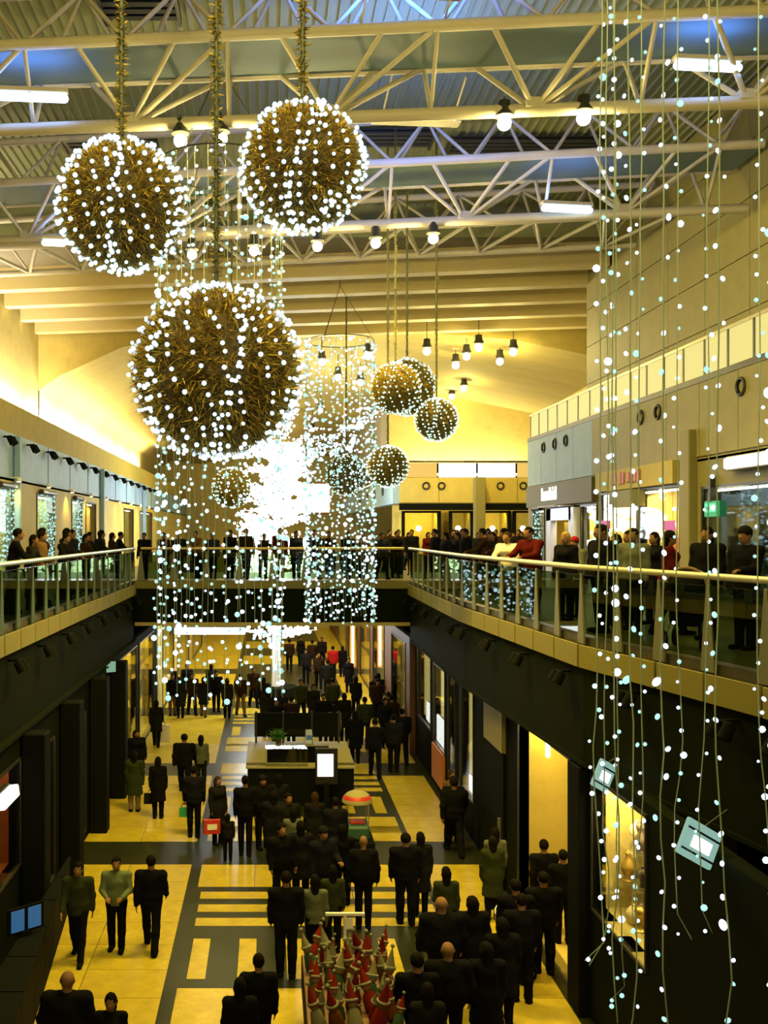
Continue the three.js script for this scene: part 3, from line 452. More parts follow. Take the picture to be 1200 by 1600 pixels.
// --- upper right shops
const UR = 8.5, ur = [[25.7, 26.9, UP, 8.4], [27.1, 29.9, UP, 8.4], [22.9, 25.3, UP + 0.05, 8.65], [20.5, 22.8, UP + 0.05, 8.65], [30.6, 31.8, UP, 8.4]];
wallRun(UR, 1, UP, 9.15, 6, 32.5, [...ur.map((r) => [...r]), [16.4, 19.4, UP, 8.55]], M.olive, 'wall_right');
shopWindow(UR, 1, 25.7, 26.9, UP, 8.4, 'bright white shop window beside the white door frame', { k: 5, depth: 0.7, back: glow([1, 0.9, 0.6], 1.0) });  // this and the two dazzling windows: interior light added as glowing back panels
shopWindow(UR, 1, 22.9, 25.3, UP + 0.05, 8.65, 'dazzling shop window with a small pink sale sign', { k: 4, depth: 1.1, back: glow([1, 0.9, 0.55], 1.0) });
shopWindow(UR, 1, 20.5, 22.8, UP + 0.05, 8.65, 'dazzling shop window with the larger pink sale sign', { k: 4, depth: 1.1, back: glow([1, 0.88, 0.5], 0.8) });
shopWindow(UR, 1, 30.6, 31.8, UP, 8.4, 'dim recess at the wall corner with a small cyan light curtain', { k: 0.12, depth: 1.0, wall: M.ochre });
shopWindow(UR, 1, 16.4, 19.4, UP, 8.55, 'dark shop opening with a green exit sign', { k: 0.03, depth: 2.5, wall: std([0.02, 0.05, 0.03], 0.6) });
{ const g = thing('door_portal', 'white lit portal frame of the shop under the glowing letters', 'doorway'); for (const d of [27.3, 29.5]) part('jamb', bx(8.32, 8.5, UP, 8.4, d - 0.2, d + 0.25), std([0.66, 0.7, 0.85], 0.4), g); part('lintel', bx(8.32, 8.5, 8.05, 8.4, 27.35, 29.75), std([0.66, 0.7, 0.85], 0.4), g);
  part('door_leaf', bx(8.7, 8.76, UP + 0.02, 8.0, 27.6, 28.3), M.clear, g); part('door_leaf', bx(8.7, 8.76, UP + 0.02, 8.0, 28.4, 29.2), M.cream, g);
  part('back_panel', bx(9.9, 10, UP, 8.4, 27.1, 29.9), M.cream, g); part('portal_ceiling', bx(8.5, 10, 8.4, 8.45, 27.1, 29.9), M.cream, g); rectLight('door_portal_light', SHOP, L.shop * 1.3, 2.2, 0.4, V(8.7, 8.36, -28.5), V(9.6, 7, -28.5)); rectLight('door_portal_light', new THREE.Color(0.75, 0.8, 1), L.shop * 0.8, 2, 0.2, V(8.0, 8.42, -28.5), V(8.42, 7.2, -28.5)); part('lamp_strip', bx(7.96, 8.5, 8.43, 8.47, 27.6, 29.4), M.steel, g); }
{ const g = thing('shop_sign', 'dark shop sign band with white glowing letters', 'sign'); part('band', bx(8.36, 8.5, 8.5, 9.15, 25.7, 32.2), std([0.1, 0.09, 0.03], 0.6), g); const m = lettering('burkid', 0.36, M.signWhite, g, [8.33, 8.66, -29.5], -Math.PI / 2, 'lettering', 0.03); }
{ const g = thing('shop_sign', 'cream shop sign band with rusty red letters over the dazzling windows', 'sign'); part('band', bx(8.34, 8.5, 8.72, 9.2, 20.5, 25.35), M.cream, g); [[-0.85, 0.3, 0.3], [-0.42, 0.16, 0.3], [-0.22, 0.15, 0.26], [0.1, 0.2, 0.22], [0.33, 0.16, 0.3], [0.54, 0.17, 0.24], [0.76, 0.18, 0.3]].forEach(([z, w, h]) => part('letter', rbx(0.03, h, w, 0.012).translate(8.325, 8.98, -23.1 + z), std([0.4, 0.1, 0.02], 0.5), g)); part('awning', bx(8.2, 8.5, 8.3, 8.68, 22.4, 23.9), M.olive, g); }
for (const [d, y, l, len] of [[25.0, 7.9, 'small pink sale sign hanging in the dazzling window', 0.5], [21.0, 7.85, 'larger pink sale sign hanging in the dazzling window', 0.6]]) { const g = thing('sale_sign', l, 'sign', [8.47, y, -d]); part('board', rbx(0.02, 0.2, len, 0.004), M.pinkSign, g); rod('cord', V(0, 0.1, len / 3), V(0, 0.8, len / 3), 0.004, M.darkMetal, g); rod('cord', V(0, 0.1, -len / 3), V(0, 0.8, -len / 3), 0.004, M.darkMetal, g); }
{ const g = thing('exit_sign', 'green glowing exit sign over the dark shop opening', 'sign', [8.44, 8.15, -18.9]); part('panel', rbx(0.05, 0.3, 0.55, 0.01), glow([0.02, 0.45, 0.16], 1), g); for (const [y, h] of [[0.07, 0.07], [-0.04, 0.05]]) part('light_bar', rbx(0.02, h, 0.46, 0.005).translate(-0.03, y, 0), M.exitGreen, g); part('bracket', rbx(0.14, 0.5, 0.04, 0.005).translate(0.03, 0.38, 0), M.darkMetal, g); }
{ const g = thing('strip_lamp', 'long dazzling white strip lamp on the wall above the dark shop', 'lamp', [8.33, 8.95, -16.6]); part('housing', rbx(0.16, 0.26, 3.0, 0.02).translate(0.085, 0, 0), M.steel, g); part('tube', rbx(0.1, 0.2, 2.9, 0.04).translate(-0.02, 0, 0), glow([0.95, 1, 1], 3), g); rectLight('strip_lamp_light', new THREE.Color(0.9, 1, 0.98), 5, 2.9, 0.2, V(8.22, 8.93, -16.6), V(6, 8, -16.6)); }
for (let i = 0; i < 4; i++) { const g = thing('mannequin', 'pale clothes figure standing in the dazzling windows behind the pink signs', 'mannequin', [9.05, UP + 0.1, -(21.1 + i * 1.1)], 0, 'shop window figures'); part('torso', new THREE.LatheGeometry([[0.02, 0.75], [0.16, 0.8], [0.13, 1.05], [0.2, 1.38], [0.05, 1.5], [0.05, 1.56], [0, 1.56]].map((p) => new THREE.Vector2(...p)), 14), [pale, M.orange, M.white, M.ochre][i], g); part('head', new THREE.SphereGeometry(0.1, 12, 10).scale(0.85, 1.15, 1).translate(0, 1.68, 0), M.white, g); part('pole', new THREE.CylinderGeometry(0.015, 0.015, 0.78, 8).translate(0, 0.39, 0), M.metal, g); part('base', new THREE.CylinderGeometry(0.18, 0.18, 0.02, 18), M.metal, g); }
// --- far cross gallery shops
[[6.6, 8.2, 'yellow lit far shop with a bright chandelier'], [8.9, 9.8, 'narrow olive far shop by the pillar'], [10.5, 11.6, 'far shop with two glowing round lamps'], [12.0, 13.1, 'dim far shop next to the wall corner']].forEach(([x0, x1, l], i) => {
  const g = thing('shop_window', l, 'shop window', [0, 0, 0], 0, 'shop windows of the far cross gallery'); part('back_panel', bx(x0, x1, UP, 8.7, 49.9, 50), M.cream, g); part('frame', merge([bx(x0 - 0.15, x0, UP, 8.75, 48.1, 48.25), bx(x1, x1 + 0.15, UP, 8.75, 48.1, 48.25), bx(x0, x1, 8.65, 8.75, 48.1, 48.25)]), M.black, g); part('side_panel', bx(x0 - 0.1, x0, UP, 8.7, 48.3, 49.9), M.ochre, g); part('side_panel', bx(x1, x1 + 0.1, UP, 8.7, 48.3, 49.9), M.ochre, g); part('glass_pane', bx(x0, x1, UP, 8.65, 48.16, 48.18), M.clear, g);
  part('lamp_globe', new THREE.SphereGeometry(0.14, 12, 10).translate((x0 + x1) / 2, 7.9, -49), M.lamp, g); if (i === 2) part('lamp_globe', new THREE.SphereGeometry(0.12, 12, 10).translate(x0 + 0.3, 7.6, -48.8), M.lamp, g);
  rectLight('shop_window_light', WARM, L.shop * [2.0, 0.5, 1.2, 0.4][i], x1 - x0, 0.4, V((x0 + x1) / 2, 8.6, -48.6), V((x0 + x1) / 2, 7.2, -49.9));
});
single('shop_fascia', bx(6.3, 13.3, 8.78, 9.1, 47.88, 47.98), M.black, 'dark fascia strip over the far cross gallery shops', 'fascia');
{ const p = at(490, 778, 79.5), g = thing('shop_sign', 'dazzling warm white panel on the end wall beside the light tree', 'sign', [p.x, p.y, -79.97]); part('panel', rbx(2.6, 2.3, 0.1, 0.03), glow([1, 0.86, 0.7], 2), g); part('frame', merge([bx(-1.4, 1.4, -1.25, -1.15, -0.1, 0.05), bx(-1.4, 1.4, 1.15, 1.25, -0.1, 0.05)]), M.orange, g); }
// --- upper left shops
const LU = [[23.5, 25.2], [27.8, 30.0], [32.7, 34.4], [35.2, 37.2], [44.5, 47.5], [50, 55]];
wallRun(-6.5, -1, UP, 9.05, 8, 78, LU.map(([a, b]) => [a, b, UP, 8.75]), M.cream, 'wall_left');
LU.forEach(([a, b], i) => shopWindow(-6.5, -1, a, b, UP, 8.75, ['bright shop window at the frame edge with white light strings', 'shop window filled by a shimmering cyan light curtain', 'narrow shop window with cyan light strings', 'narrow shop window glowing white and gold', 'small dark window with a cyan lamp', 'dim green shop front at the end of the gallery'][i], { k: [2.2, 1.6, 1.2, 3, 0.15, 0.1][i], depth: 1, color: i === 3 ? SHOP : new THREE.Color(0.6, 1, 0.9), group: 'shop windows under the bright cove' }));
// wall-washing fixtures above the gallery shops
for (let i = 0; i < 9; i++) { const d = 25 + i * 3.4, g = thing('downlight', ORD[i] + ' small downlight, counted towards the bridge, washing the shop wall under the pale bulkhead', 'lamp', [-6.3, 9.03, -d], 0, 'downlights under the pale bulkhead'); part('can', new THREE.CylinderGeometry(0.06, 0.07, 0.1, 12), M.white, g); part('lens', new THREE.CylinderGeometry(0.05, 0.05, 0.01, 12).translate(0, -0.055, 0), M.lamp, g); part('arm', rbx(0.25, 0.03, 0.05, 0.01).translate(-0.1, 0.05, 0), M.white, g);
  const s = new THREE.SpotLight(WARM, 7, 0, 1.0, 0.7); s.name = 'downlight_beam'; s.position.set(-6.25, 8.95, -d); s.target.position.set(-6.6, 7.2, -d); s.castShadow = true; scene.add(s, s.target); }
// ------------------------------------------------------------------ tinsel balls with lights
const LEDG = new THREE.IcosahedronGeometry(1, 1), LEDS = new THREE.OctahedronGeometry(1, 1);
const up = V(0, 1, 0);
function strips(n, place, len, wid) {   // many short bent foil strips as one geometry
  const pos = [], a = V(), t = V(), s = V();
  for (let i = 0; i < n; i++) {
    const { p, dir } = place(i); t.set(rr(-1, 1), rr(-1, 1), rr(-1, 1)).normalize(); s.crossVectors(dir, t).normalize().multiplyScalar(wid * rr(0.6, 1.3));
    const m = p.clone().addScaledVector(dir, len * 0.5 * rr(0.6, 1.1)).addScaledVector(t, len * 0.12), e = p.clone().addScaledVector(dir, len * rr(0.7, 1.2)).addScaledVector(t, len * 0.4);
    pos.push(p.x - s.x, p.y - s.y, p.z - s.z, p.x + s.x, p.y + s.y, p.z + s.z, m.x + s.x, m.y + s.y, m.z + s.z, p.x - s.x, p.y - s.y, p.z - s.z, m.x + s.x, m.y + s.y, m.z + s.z, m.x - s.x, m.y - s.y, m.z - s.z);
    pos.push(m.x - s.x, m.y - s.y, m.z - s.z, m.x + s.x, m.y + s.y, m.z + s.z, e.x, e.y, e.z);
  }
  const g = new THREE.BufferGeometry(); g.setAttribute('position', new THREE.Float32BufferAttribute(pos, 3)); g.computeVertexNormals(); return g;
}
const onSphere = () => { const z = rr(-1, 1), a = rr(0, Math.PI * 2), r = Math.sqrt(1 - z * z); return V(r * Math.cos(a), z, r * Math.sin(a)); };
const CORE = (() => { const g = new THREE.IcosahedronGeometry(0.86, 5), p = g.attributes.position, v = V(); for (let i = 0; i < p.count; i++) { v.fromBufferAttribute(p, i); const k = 1 + 0.05 * Math.sin(v.x * 19 + v.y * 7) * Math.sin(v.z * 17 + v.y * 11); p.setXYZ(i, v.x * k, v.y * k, v.z * k); } g.computeVertexNormals(); return g; })();
const TINSEL_A = strips(7500, () => { const n = onSphere(), t = onSphere(); return { p: n.clone().multiplyScalar(0.82), dir: n.clone().addScaledVector(t, 0.85).normalize() }; }, 0.17, 0.0065);
const TINSEL_B = strips(5200, () => { const n = onSphere(), t = onSphere(); return { p: n.clone().multiplyScalar(0.82), dir: n.clone().addScaledVector(t, 0.8).normalize() }; }, 0.16, 0.007);
const cableTinsel = (h, k) => strips(Math.round(h * 330), (i) => { const a = i * 2.39996; return { p: V(Math.cos(a) * 0.01, rnd() * h, Math.sin(a) * 0.01), dir: V(Math.cos(a), rr(-0.5, 0.5), Math.sin(a)).normalize() }; }, 0.05 * k, 0.0065);
function ball(px, py, d, rpx, label, top, nBulb, singles, tilt) {
  const far = d > 15, LM = far ? M.ledFar : M.led; top = d < 27 ? 16.5 : 15.7;
  const r = rpx * d / F, c = at(px, py, d), g = thing('tinsel_ball', label, 'ornament', [c.x, c.y, c.z]);
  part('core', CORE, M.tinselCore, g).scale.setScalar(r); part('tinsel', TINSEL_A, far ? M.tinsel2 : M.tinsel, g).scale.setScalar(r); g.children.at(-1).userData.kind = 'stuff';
  const tb = part('tinsel', TINSEL_B, M.tinsel2, g); tb.scale.setScalar(r); tb.userData.kind = 'stuff'; tb.rotation.y = 1;
  const h = top - c.y - r * 0.9; rod('cable', V(0, r * 0.85, 0), V(0, r * 0.9 + h, 0), 0.018, M.cable, g);
  const ct = part('cable_tinsel', cableTinsel(h, far ? 0.7 : 1), M.tinsel2, g, [0, r * 0.85, 0]); ct.userData.kind = 'stuff';
  // strings wind over the ball in slightly tilted meridians
  const pts = [], M1 = Math.round(Math.sqrt(nBulb * 2.2)), q = new THREE.Quaternion().setFromEuler(new THREE.Euler(tilt, 0.3, tilt * 0.7));
  for (let m = 0; m < M1; m++) { const lon = m / M1 * Math.PI * 2 + rr(-0.05, 0.05), n = Math.round(M1 * 0.62); for (let k = 0; k < n; k++) { const la = -Math.PI / 2 + (k + 0.5 + rr(-0.25, 0.25)) / n * Math.PI; if (rnd() > Math.cos(la) * 0.9 + 0.22) continue; const sw = lon + 0.18 * Math.sin(la * 2 + m) + rr(-0.03, 0.03); pts.push(V(Math.cos(la) * Math.cos(sw), Math.sin(la), Math.cos(la) * Math.sin(sw)).applyQuaternion(q)); } }
  const toCam = V(0, EYE, 0).sub(c).normalize(), lr = far ? 0.021 : 0.0165; pts.sort((a, b) => b.dot(toCam) - a.dot(toCam));
  const rest = [];
  pts.forEach((p, i) => { const P = p.clone().multiplyScalar(r * rr(0.955, 1.005)); if (i < singles) { const b = part('bulb', LEDG, LM, g, P.toArray()); b.scale.setScalar(lr * rr(0.8, 1.15)); } else rest.push(P); });
  if (rest.length) { const im = new THREE.InstancedMesh(LEDS, LM, rest.length), mt = new THREE.Matrix4(); rest.forEach((P, i) => im.setMatrixAt(i, mt.makeScale(...Array(3).fill(lr * rr(0.75, 1.1))).setPosition(P))); im.name = 'bulb'; im.userData.kind = 'stuff'; g.add(im); }
}
ball(190, 322, 7.5, 104, 'gold tinsel ball with white bulbs, nearest the roof edge tube lamp', 16.4, 470, 260, 0.25);
ball(338, 582, 7.45, 138, 'biggest gold tinsel ball with white bulbs, hanging lowest of the near three', 16.4, 620, 300, 0.08);
ball(473, 262, 7.6, 101, 'gold tinsel ball with white bulbs beside the blue-lit truss joint', 16.4, 470, 260, -0.1);
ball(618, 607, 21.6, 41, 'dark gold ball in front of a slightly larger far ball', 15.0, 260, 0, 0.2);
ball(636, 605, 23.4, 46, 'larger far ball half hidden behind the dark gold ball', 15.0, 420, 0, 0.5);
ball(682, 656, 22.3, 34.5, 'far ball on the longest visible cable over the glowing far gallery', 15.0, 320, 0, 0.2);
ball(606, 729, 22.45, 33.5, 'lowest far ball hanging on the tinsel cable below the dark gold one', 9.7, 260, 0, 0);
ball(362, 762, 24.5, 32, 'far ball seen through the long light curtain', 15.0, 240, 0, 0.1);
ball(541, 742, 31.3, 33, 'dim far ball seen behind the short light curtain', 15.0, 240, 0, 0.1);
// ------------------------------------------------------------------ light curtains: bulb strings hung from a ring
function curtain(cx, d, r, yt, yb, nS, step, label, o = {}) {
  const g = thing('light_curtain', label, 'light curtain', [cx, 0, -d]);
  part('ring', new THREE.TorusGeometry(r, 0.012, 8, 48).rotateX(Math.PI / 2).translate(0, yt, 0), M.darkMetal, g);
  for (let k = 0; k < 3; k++) rod('hanger', V(r * Math.cos(k * 2.1), yt, r * Math.sin(k * 2.1)), V(0, yt + 1.6, 0), 0.008, M.darkMetal, g);
  rod('cable', V(0, yt + 1.6, 0), V(0, d < 27 ? 16.5 : 15.72, 0), 0.012, M.darkMetal, g);
  const all = []; let nSingle = 0; const lr = o.bulb ?? 0.016;
  const strings = Array.from({ length: nS }, (_, i) => i / nS * Math.PI * 2 + rr(-0.06, 0.06)).map((a) => ({ a, show: o.singles ? Math.cos(a) < 0.2 : false })).sort((p, q) => q.show - p.show);
  for (const { a, show } of strings) {
    const low = yb + rr(-0.1, 0.35), pts = [], n = Math.ceil((yt - low) / 0.35); let ox = 0, oz = 0;
    for (let i = 0; i <= n; i++) { const f = i / n, w = o.wild ? Math.max(0, f - 0.72) * 0.5 : 0.02; ox += rr(-1, 1) * (0.008 + w * 0.35); oz += rr(-1, 1) * (0.008 + w * 0.35); ox *= 0.85; oz *= 0.85; pts.push(V(Math.cos(a) * r + ox, yt + (low - yt) * f, Math.sin(a) * r + oz)); }
    if (o.wild) { const e = pts.at(-1); for (let k = 1; k < 4; k++) pts.push(e.clone().add(V(rr(-0.03, 0.03) * k, -0.05 * k, rr(-0.03, 0.03) * k))); }
    const cv = new THREE.CatmullRomCurve3(pts), len = cv.getLength(), s = part('light_string', new THREE.TubeGeometry(cv, Math.round(n * 1.6), o.wire ?? 0.006, o.singles ? 6 : 4), M.wire, g);
    for (let t = rr(0.02, 0.15); t < len; t += step * rr(0.75, 1.3)) {
      const p = cv.getPointAt(Math.min(t / len, 1)), dir = V(rr(-1, 1), rr(-0.5, 0.5), rr(-1, 1)).normalize(), q = p.clone().addScaledVector(dir, lr * 1.7), big = lr * (rnd() < 0.07 ? 1.7 : rr(0.7, 1.15)), dim = rnd() < (o.dim ?? 0.28);
      if (show && nSingle < 300 && q.y < 13.2) { const b = part('bulb', LEDG, dim ? M.ledDim : M.ledWhite, s, q.toArray()); b.scale.set(big * 0.8, big * 1.15, big * 0.8); b.rotation.set(rr(-0.8, 0.8), 0, rr(-0.8, 0.8)); nSingle++; } else all.push([q, big, dim]);
    }
  }
  for (const dm of [false, true]) { const sel = all.filter((x) => x[2] === dm); if (!sel.length) continue; const im = new THREE.InstancedMesh(LEDS, dm ? M.ledDim : (o.mat ?? M.ledWhite), sel.length), mt = new THREE.Matrix4(); sel.forEach(([p, s], i) => im.setMatrixAt(i, mt.makeScale(s, s, s).setPosition(p))); im.name = 'bulb'; im.userData.kind = 'stuff'; g.add(im); }
  return g;
}
curtain(2.86, 5.4, 1.0, 13.4, 5.02, 24, 0.17, 'big near light curtain of bulb strings on green wire with tangled ends', { singles: true, wild: true, bulb: 0.0135, wire: 0.004 });
curtain(-0.78, 15.9, 1.0, 13.55, 5.05, 30, 0.24, 'long light curtain hanging behind the biggest tinsel ball', { bulb: 0.028, wire: 0.004, dim: 0.42, mat: M.ledSoft });
curtain(2.08, 29, 1.0, 13.3, 5.05, 32, 0.22, 'short-looking far light curtain before the bridge', { bulb: 0.036, wire: 0.004, dim: 0.4, mat: M.ledSoft });
// smaller curtains inside the upper shop windows
for (const [x, d, w, y0, y1, n, l] of [[-6.42, 28.9, 1.8, UP + 0.9, 8.85, 14, 'cyan light curtain hung before the wide gallery shop window'], [-6.42, 33.5, 1.3, UP + 0.8, 8.85, 9, 'cyan light curtain hung before the narrow gallery shop window'], [-6.42, 24.4, 1.4, UP + 0.9, 8.85, 8, 'light strings hung before the first gallery shop window under the cove'], [8.42, 31.2, 0.9, UP + 0.4, 8.45, 7, 'cyan light strings hung at the recess in the wall corner']]) {
  const g = thing('light_curtain', l, 'light curtain', [x, 0, -d]), pts = []; part('rail', new THREE.CylinderGeometry(0.08, 0.08, w, 8).rotateX(Math.PI / 2).translate(0, y1, 0), M.darkMetal, g);
  for (let i = 0; i < n; i++) { const z = -w / 2 + (i + 0.5) * w / n; rod('light_string', V(0, y1, z), V(rr(-0.02, 0.02), y0 + rr(0, 0.3), z), 0.004, M.wire, g, CYL6); for (let y = y0 + rr(0, 0.2); y < y1; y += 0.14 * rr(0.7, 1.4)) pts.push(V(rr(-0.04, 0.04), y, z + rr(-0.05, 0.05))); }
  const im = new THREE.InstancedMesh(LEDS, M.ledDim, pts.length), mt = new THREE.Matrix4(); pts.forEach((p, i) => { const s = rr(0.014, 0.034); im.setMatrixAt(i, mt.makeScale(s, s, s).setPosition(p)); }); im.name = 'bulb'; im.userData.kind = 'stuff'; g.add(im);
}
// ------------------------------------------------------------------ the blazing tree of lights beyond the bridge
{
  const g = thing('light_tree', 'blazing white tree of lights standing beyond the bridge', 'light tree', [0.35, 0, -46.5]);
  part('trunk', new THREE.CylinderGeometry(0.1, 0.22, 12, 12).translate(0, 6, 0), M.white, g); part('base', new THREE.CylinderGeometry(1.0, 1.15, 0.5, 24).translate(0, 0.25, 0), M.black, g);
  const br = [], pts = [];
  for (let i = 0; i < 260; i++) { const y = 2.4 + 9.3 * Math.pow(rnd(), 0.9), R = (y > 7 ? 2.15 - (y - 7) * 0.15 : 2.2) * rr(0.7, 1.05), a = rr(0, 6.283), e = V(Math.cos(a) * R, y + rr(0.1, 0.7), Math.sin(a) * R); br.push(rodGeo(V(0, y, 0), e, 0.03, 5, 0.012)); for (let k = 0; k < 16; k++) pts.push(V(0, y, 0).lerp(e, rr(0.3, 1.02)).add(V(rr(-0.16, 0.16), rr(-0.16, 0.16), rr(-0.16, 0.16)))); }
  const b = part('branch', merge(br), M.white, g); b.userData.kind = 'stuff';
  const im = new THREE.InstancedMesh(LEDS, glow([0.92, 0.97, 1], 9), pts.length), mt = new THREE.Matrix4(); pts.forEach((p, i) => { const s = rr(0.035, 0.085); im.setMatrixAt(i, mt.makeScale(s, s, s).setPosition(p)); }); im.name = 'bulb'; im.userData.kind = 'stuff'; g.add(im);
  for (const y of [4, 7.5, 10.5]) { const l = new THREE.PointLight(new THREE.Color(0.85, 0.93, 1), 40); l.name = 'light_tree_glow'; l.position.set(0.35, y, -44.0); l.castShadow = true; l.shadow.radius = 20; scene.add(l); }
}
// light garlands swung from the tree top up into the roof
for (const [x1, y1, l] of [[598, 640, 'white light garland rising from the light tree towards the small tube lamp'], [560, 690, 'lower white light garland rising from the light tree'], [300, 690, 'white light garland from the light tree towards the cove wall'], [470, 600, 'steep white light garland over the light tree']]) {
  const g = thing('light_garland', l, 'garland'), a = V(0.35, 11.6, -46.4), b = at(x1, y1, 44), m = a.clone().lerp(b, 0.5).add(V(0, -0.35, 0)), cv = new THREE.CatmullRomCurve3([a, m, b]); part('wire', new THREE.TubeGeometry(cv, 20, 0.015, 6), M.wire, g); rod('hanger', b, b.clone().setY(15.2), 0.01, M.darkMetal, g);
  const n = 150, im = new THREE.InstancedMesh(LEDS, M.ledWhite, n), mt = new THREE.Matrix4(); for (let i = 0; i < n; i++) { const s = rr(0.03, 0.075), p = cv.getPointAt(rnd()).add(V(rr(-0.22, 0.22), rr(-0.22, 0.22), rr(-0.22, 0.22))); im.setMatrixAt(i, mt.makeScale(s, s, s).setPosition(p)); } im.name = 'bulb'; im.userData.kind = 'stuff'; g.add(im);
}
// ------------------------------------------------------------------ kiosks, ride, stall on the lower floor
{
  const g = thing('kiosk', 'dark kiosk counter with a glowing white screen in the middle of the lower mall', 'kiosk', [0.9, 0, -29.5]);
  for (const [x, z, w, t] of [[0, 1.3, 3.0, 0.5], [0, -1.6, 3.0, 0.5], [-1.25, 0, 0.5, 2.6], [1.25, 0, 0.5, 2.6]]) { part('counter', rbx(w, 1.05, t, 0.02).translate(x, 0.525, z), M.black, g); part('worktop', rbx(w + 0.1, 0.04, t + 0.1, 0.01).translate(x, 1.07, z), M.olive, g); }
  for (const x of [-1.3, -0.45, 0.45, 1.3]) part('post', rbx(0.06, 1.0, 0.06, 0.01).translate(x, 1.58, -1.7), M.darkMetal, g); part('back_panel', rbx(2.7, 0.75, 0.04, 0.01).translate(0, 1.65, -1.72), M.black, g);
  for (const z of [1.3, -1.2]) part('glass_case', rbx(1.2, 0.5, 0.4, 0.01).translate(-0.4, 1.34, z), M.clear, g);
}
{ const p = V(X(510, 27.4), 0, -27.4), g = thing('display_screen', 'upright glowing white screen in a black frame beside the kiosk', 'screen', p.toArray()); part('frame', rbx(0.62, 1.0, 0.08, 0.02).translate(0, 1.25, 0), M.screenFrame, g); part('screen', rbx(0.44, 0.62, 0.02, 0.01).translate(-0.03, 1.28, 0.045), M.signWhite, g); part('stand', rbx(0.16, 0.8, 0.08, 0.01).translate(0, 0.4, 0), M.black, g); part('foot', rbx(0.6, 0.03, 0.4, 0.01).translate(0, 0.015, 0), M.black, g); rectLight('screen_light', new THREE.Color(1, 1, 1), 3, 0.4, 0.55, p.clone().add(V(-0.03, 1.28, 0.07)), p.clone().add(V(0, 1.1, 3))); }
[[-0.6, 'small green plant pot on the kiosk counter', [0.08, 0.3, 0.05]], [0.35, 'blue and white carton on the kiosk counter', [0.1, 0.2, 0.7]]].forEach(([x, l, c], i) => { const g = thing(i ? 'carton' : 'plant_pot', l, i ? 'box' : 'plant', [0.9 + x, 1.09, -31.1]); if (i) { part('body', rbx(0.2, 0.42, 0.2, 0.01).translate(0, 0.21, 0), std([0.5, 0.6, 0.8], 0.5), g); part('stripe', rbx(0.205, 0.16, 0.205, 0.01).translate(0.02, 0.2, 0), std(c, 0.5), g); } else { part('pot', new THREE.CylinderGeometry(0.12, 0.08, 0.16, 14).translate(0, 0.08, 0), M.wood, g); const lf = part('foliage', strips(160, () => { const n = onSphere(); n.y = Math.abs(n.y); return { p: V(0, 0.2, 0), dir: n }; }, 0.26, 0.03), std(c, 0.6, { side: THREE.DoubleSide }), g); lf.userData.kind = 'stuff'; } });
{ // coin ride with a striped round top
  const g = thing('coin_ride', 'child coin ride with a round cream and red striped canopy', 'ride', [X(558, 24.4), 0, -24.4]); g.scale.setScalar(0.72);
  part('base', rbx(1.1, 0.3, 1.4, 0.06).translate(0, 0.15, 0), M.black, g); part('body', rbx(0.8, 0.5, 1.1, 0.12).translate(0, 0.55, 0), std([0.02, 0.08, 0.06], 0.5), g); for (const [x, z] of [[-0.35, -0.4], [0.35, -0.4], [-0.35, 0.4], [0.35, 0.4]]) part('post', new THREE.CylinderGeometry(0.02, 0.02, 0.8, 8).translate(x, 1.1, z), M.metal, g);
  const rc = std([0.3, 0.28, 0.13], 0.7), bands = [[0, 0.9, rc], [0.9, 1.25, M.red], [1.25, 1.57, rc]]; for (const [a, b, m] of bands) part('canopy_band', new THREE.SphereGeometry(0.52, 24, 6, 0, Math.PI * 2, a, b - a).scale(1, 0.75, 1).translate(0, 1.5, 0), m, g); part('seat', rbx(0.5, 0.1, 0.4, 0.03).translate(0, 0.85, 0.1), M.red, g);
}
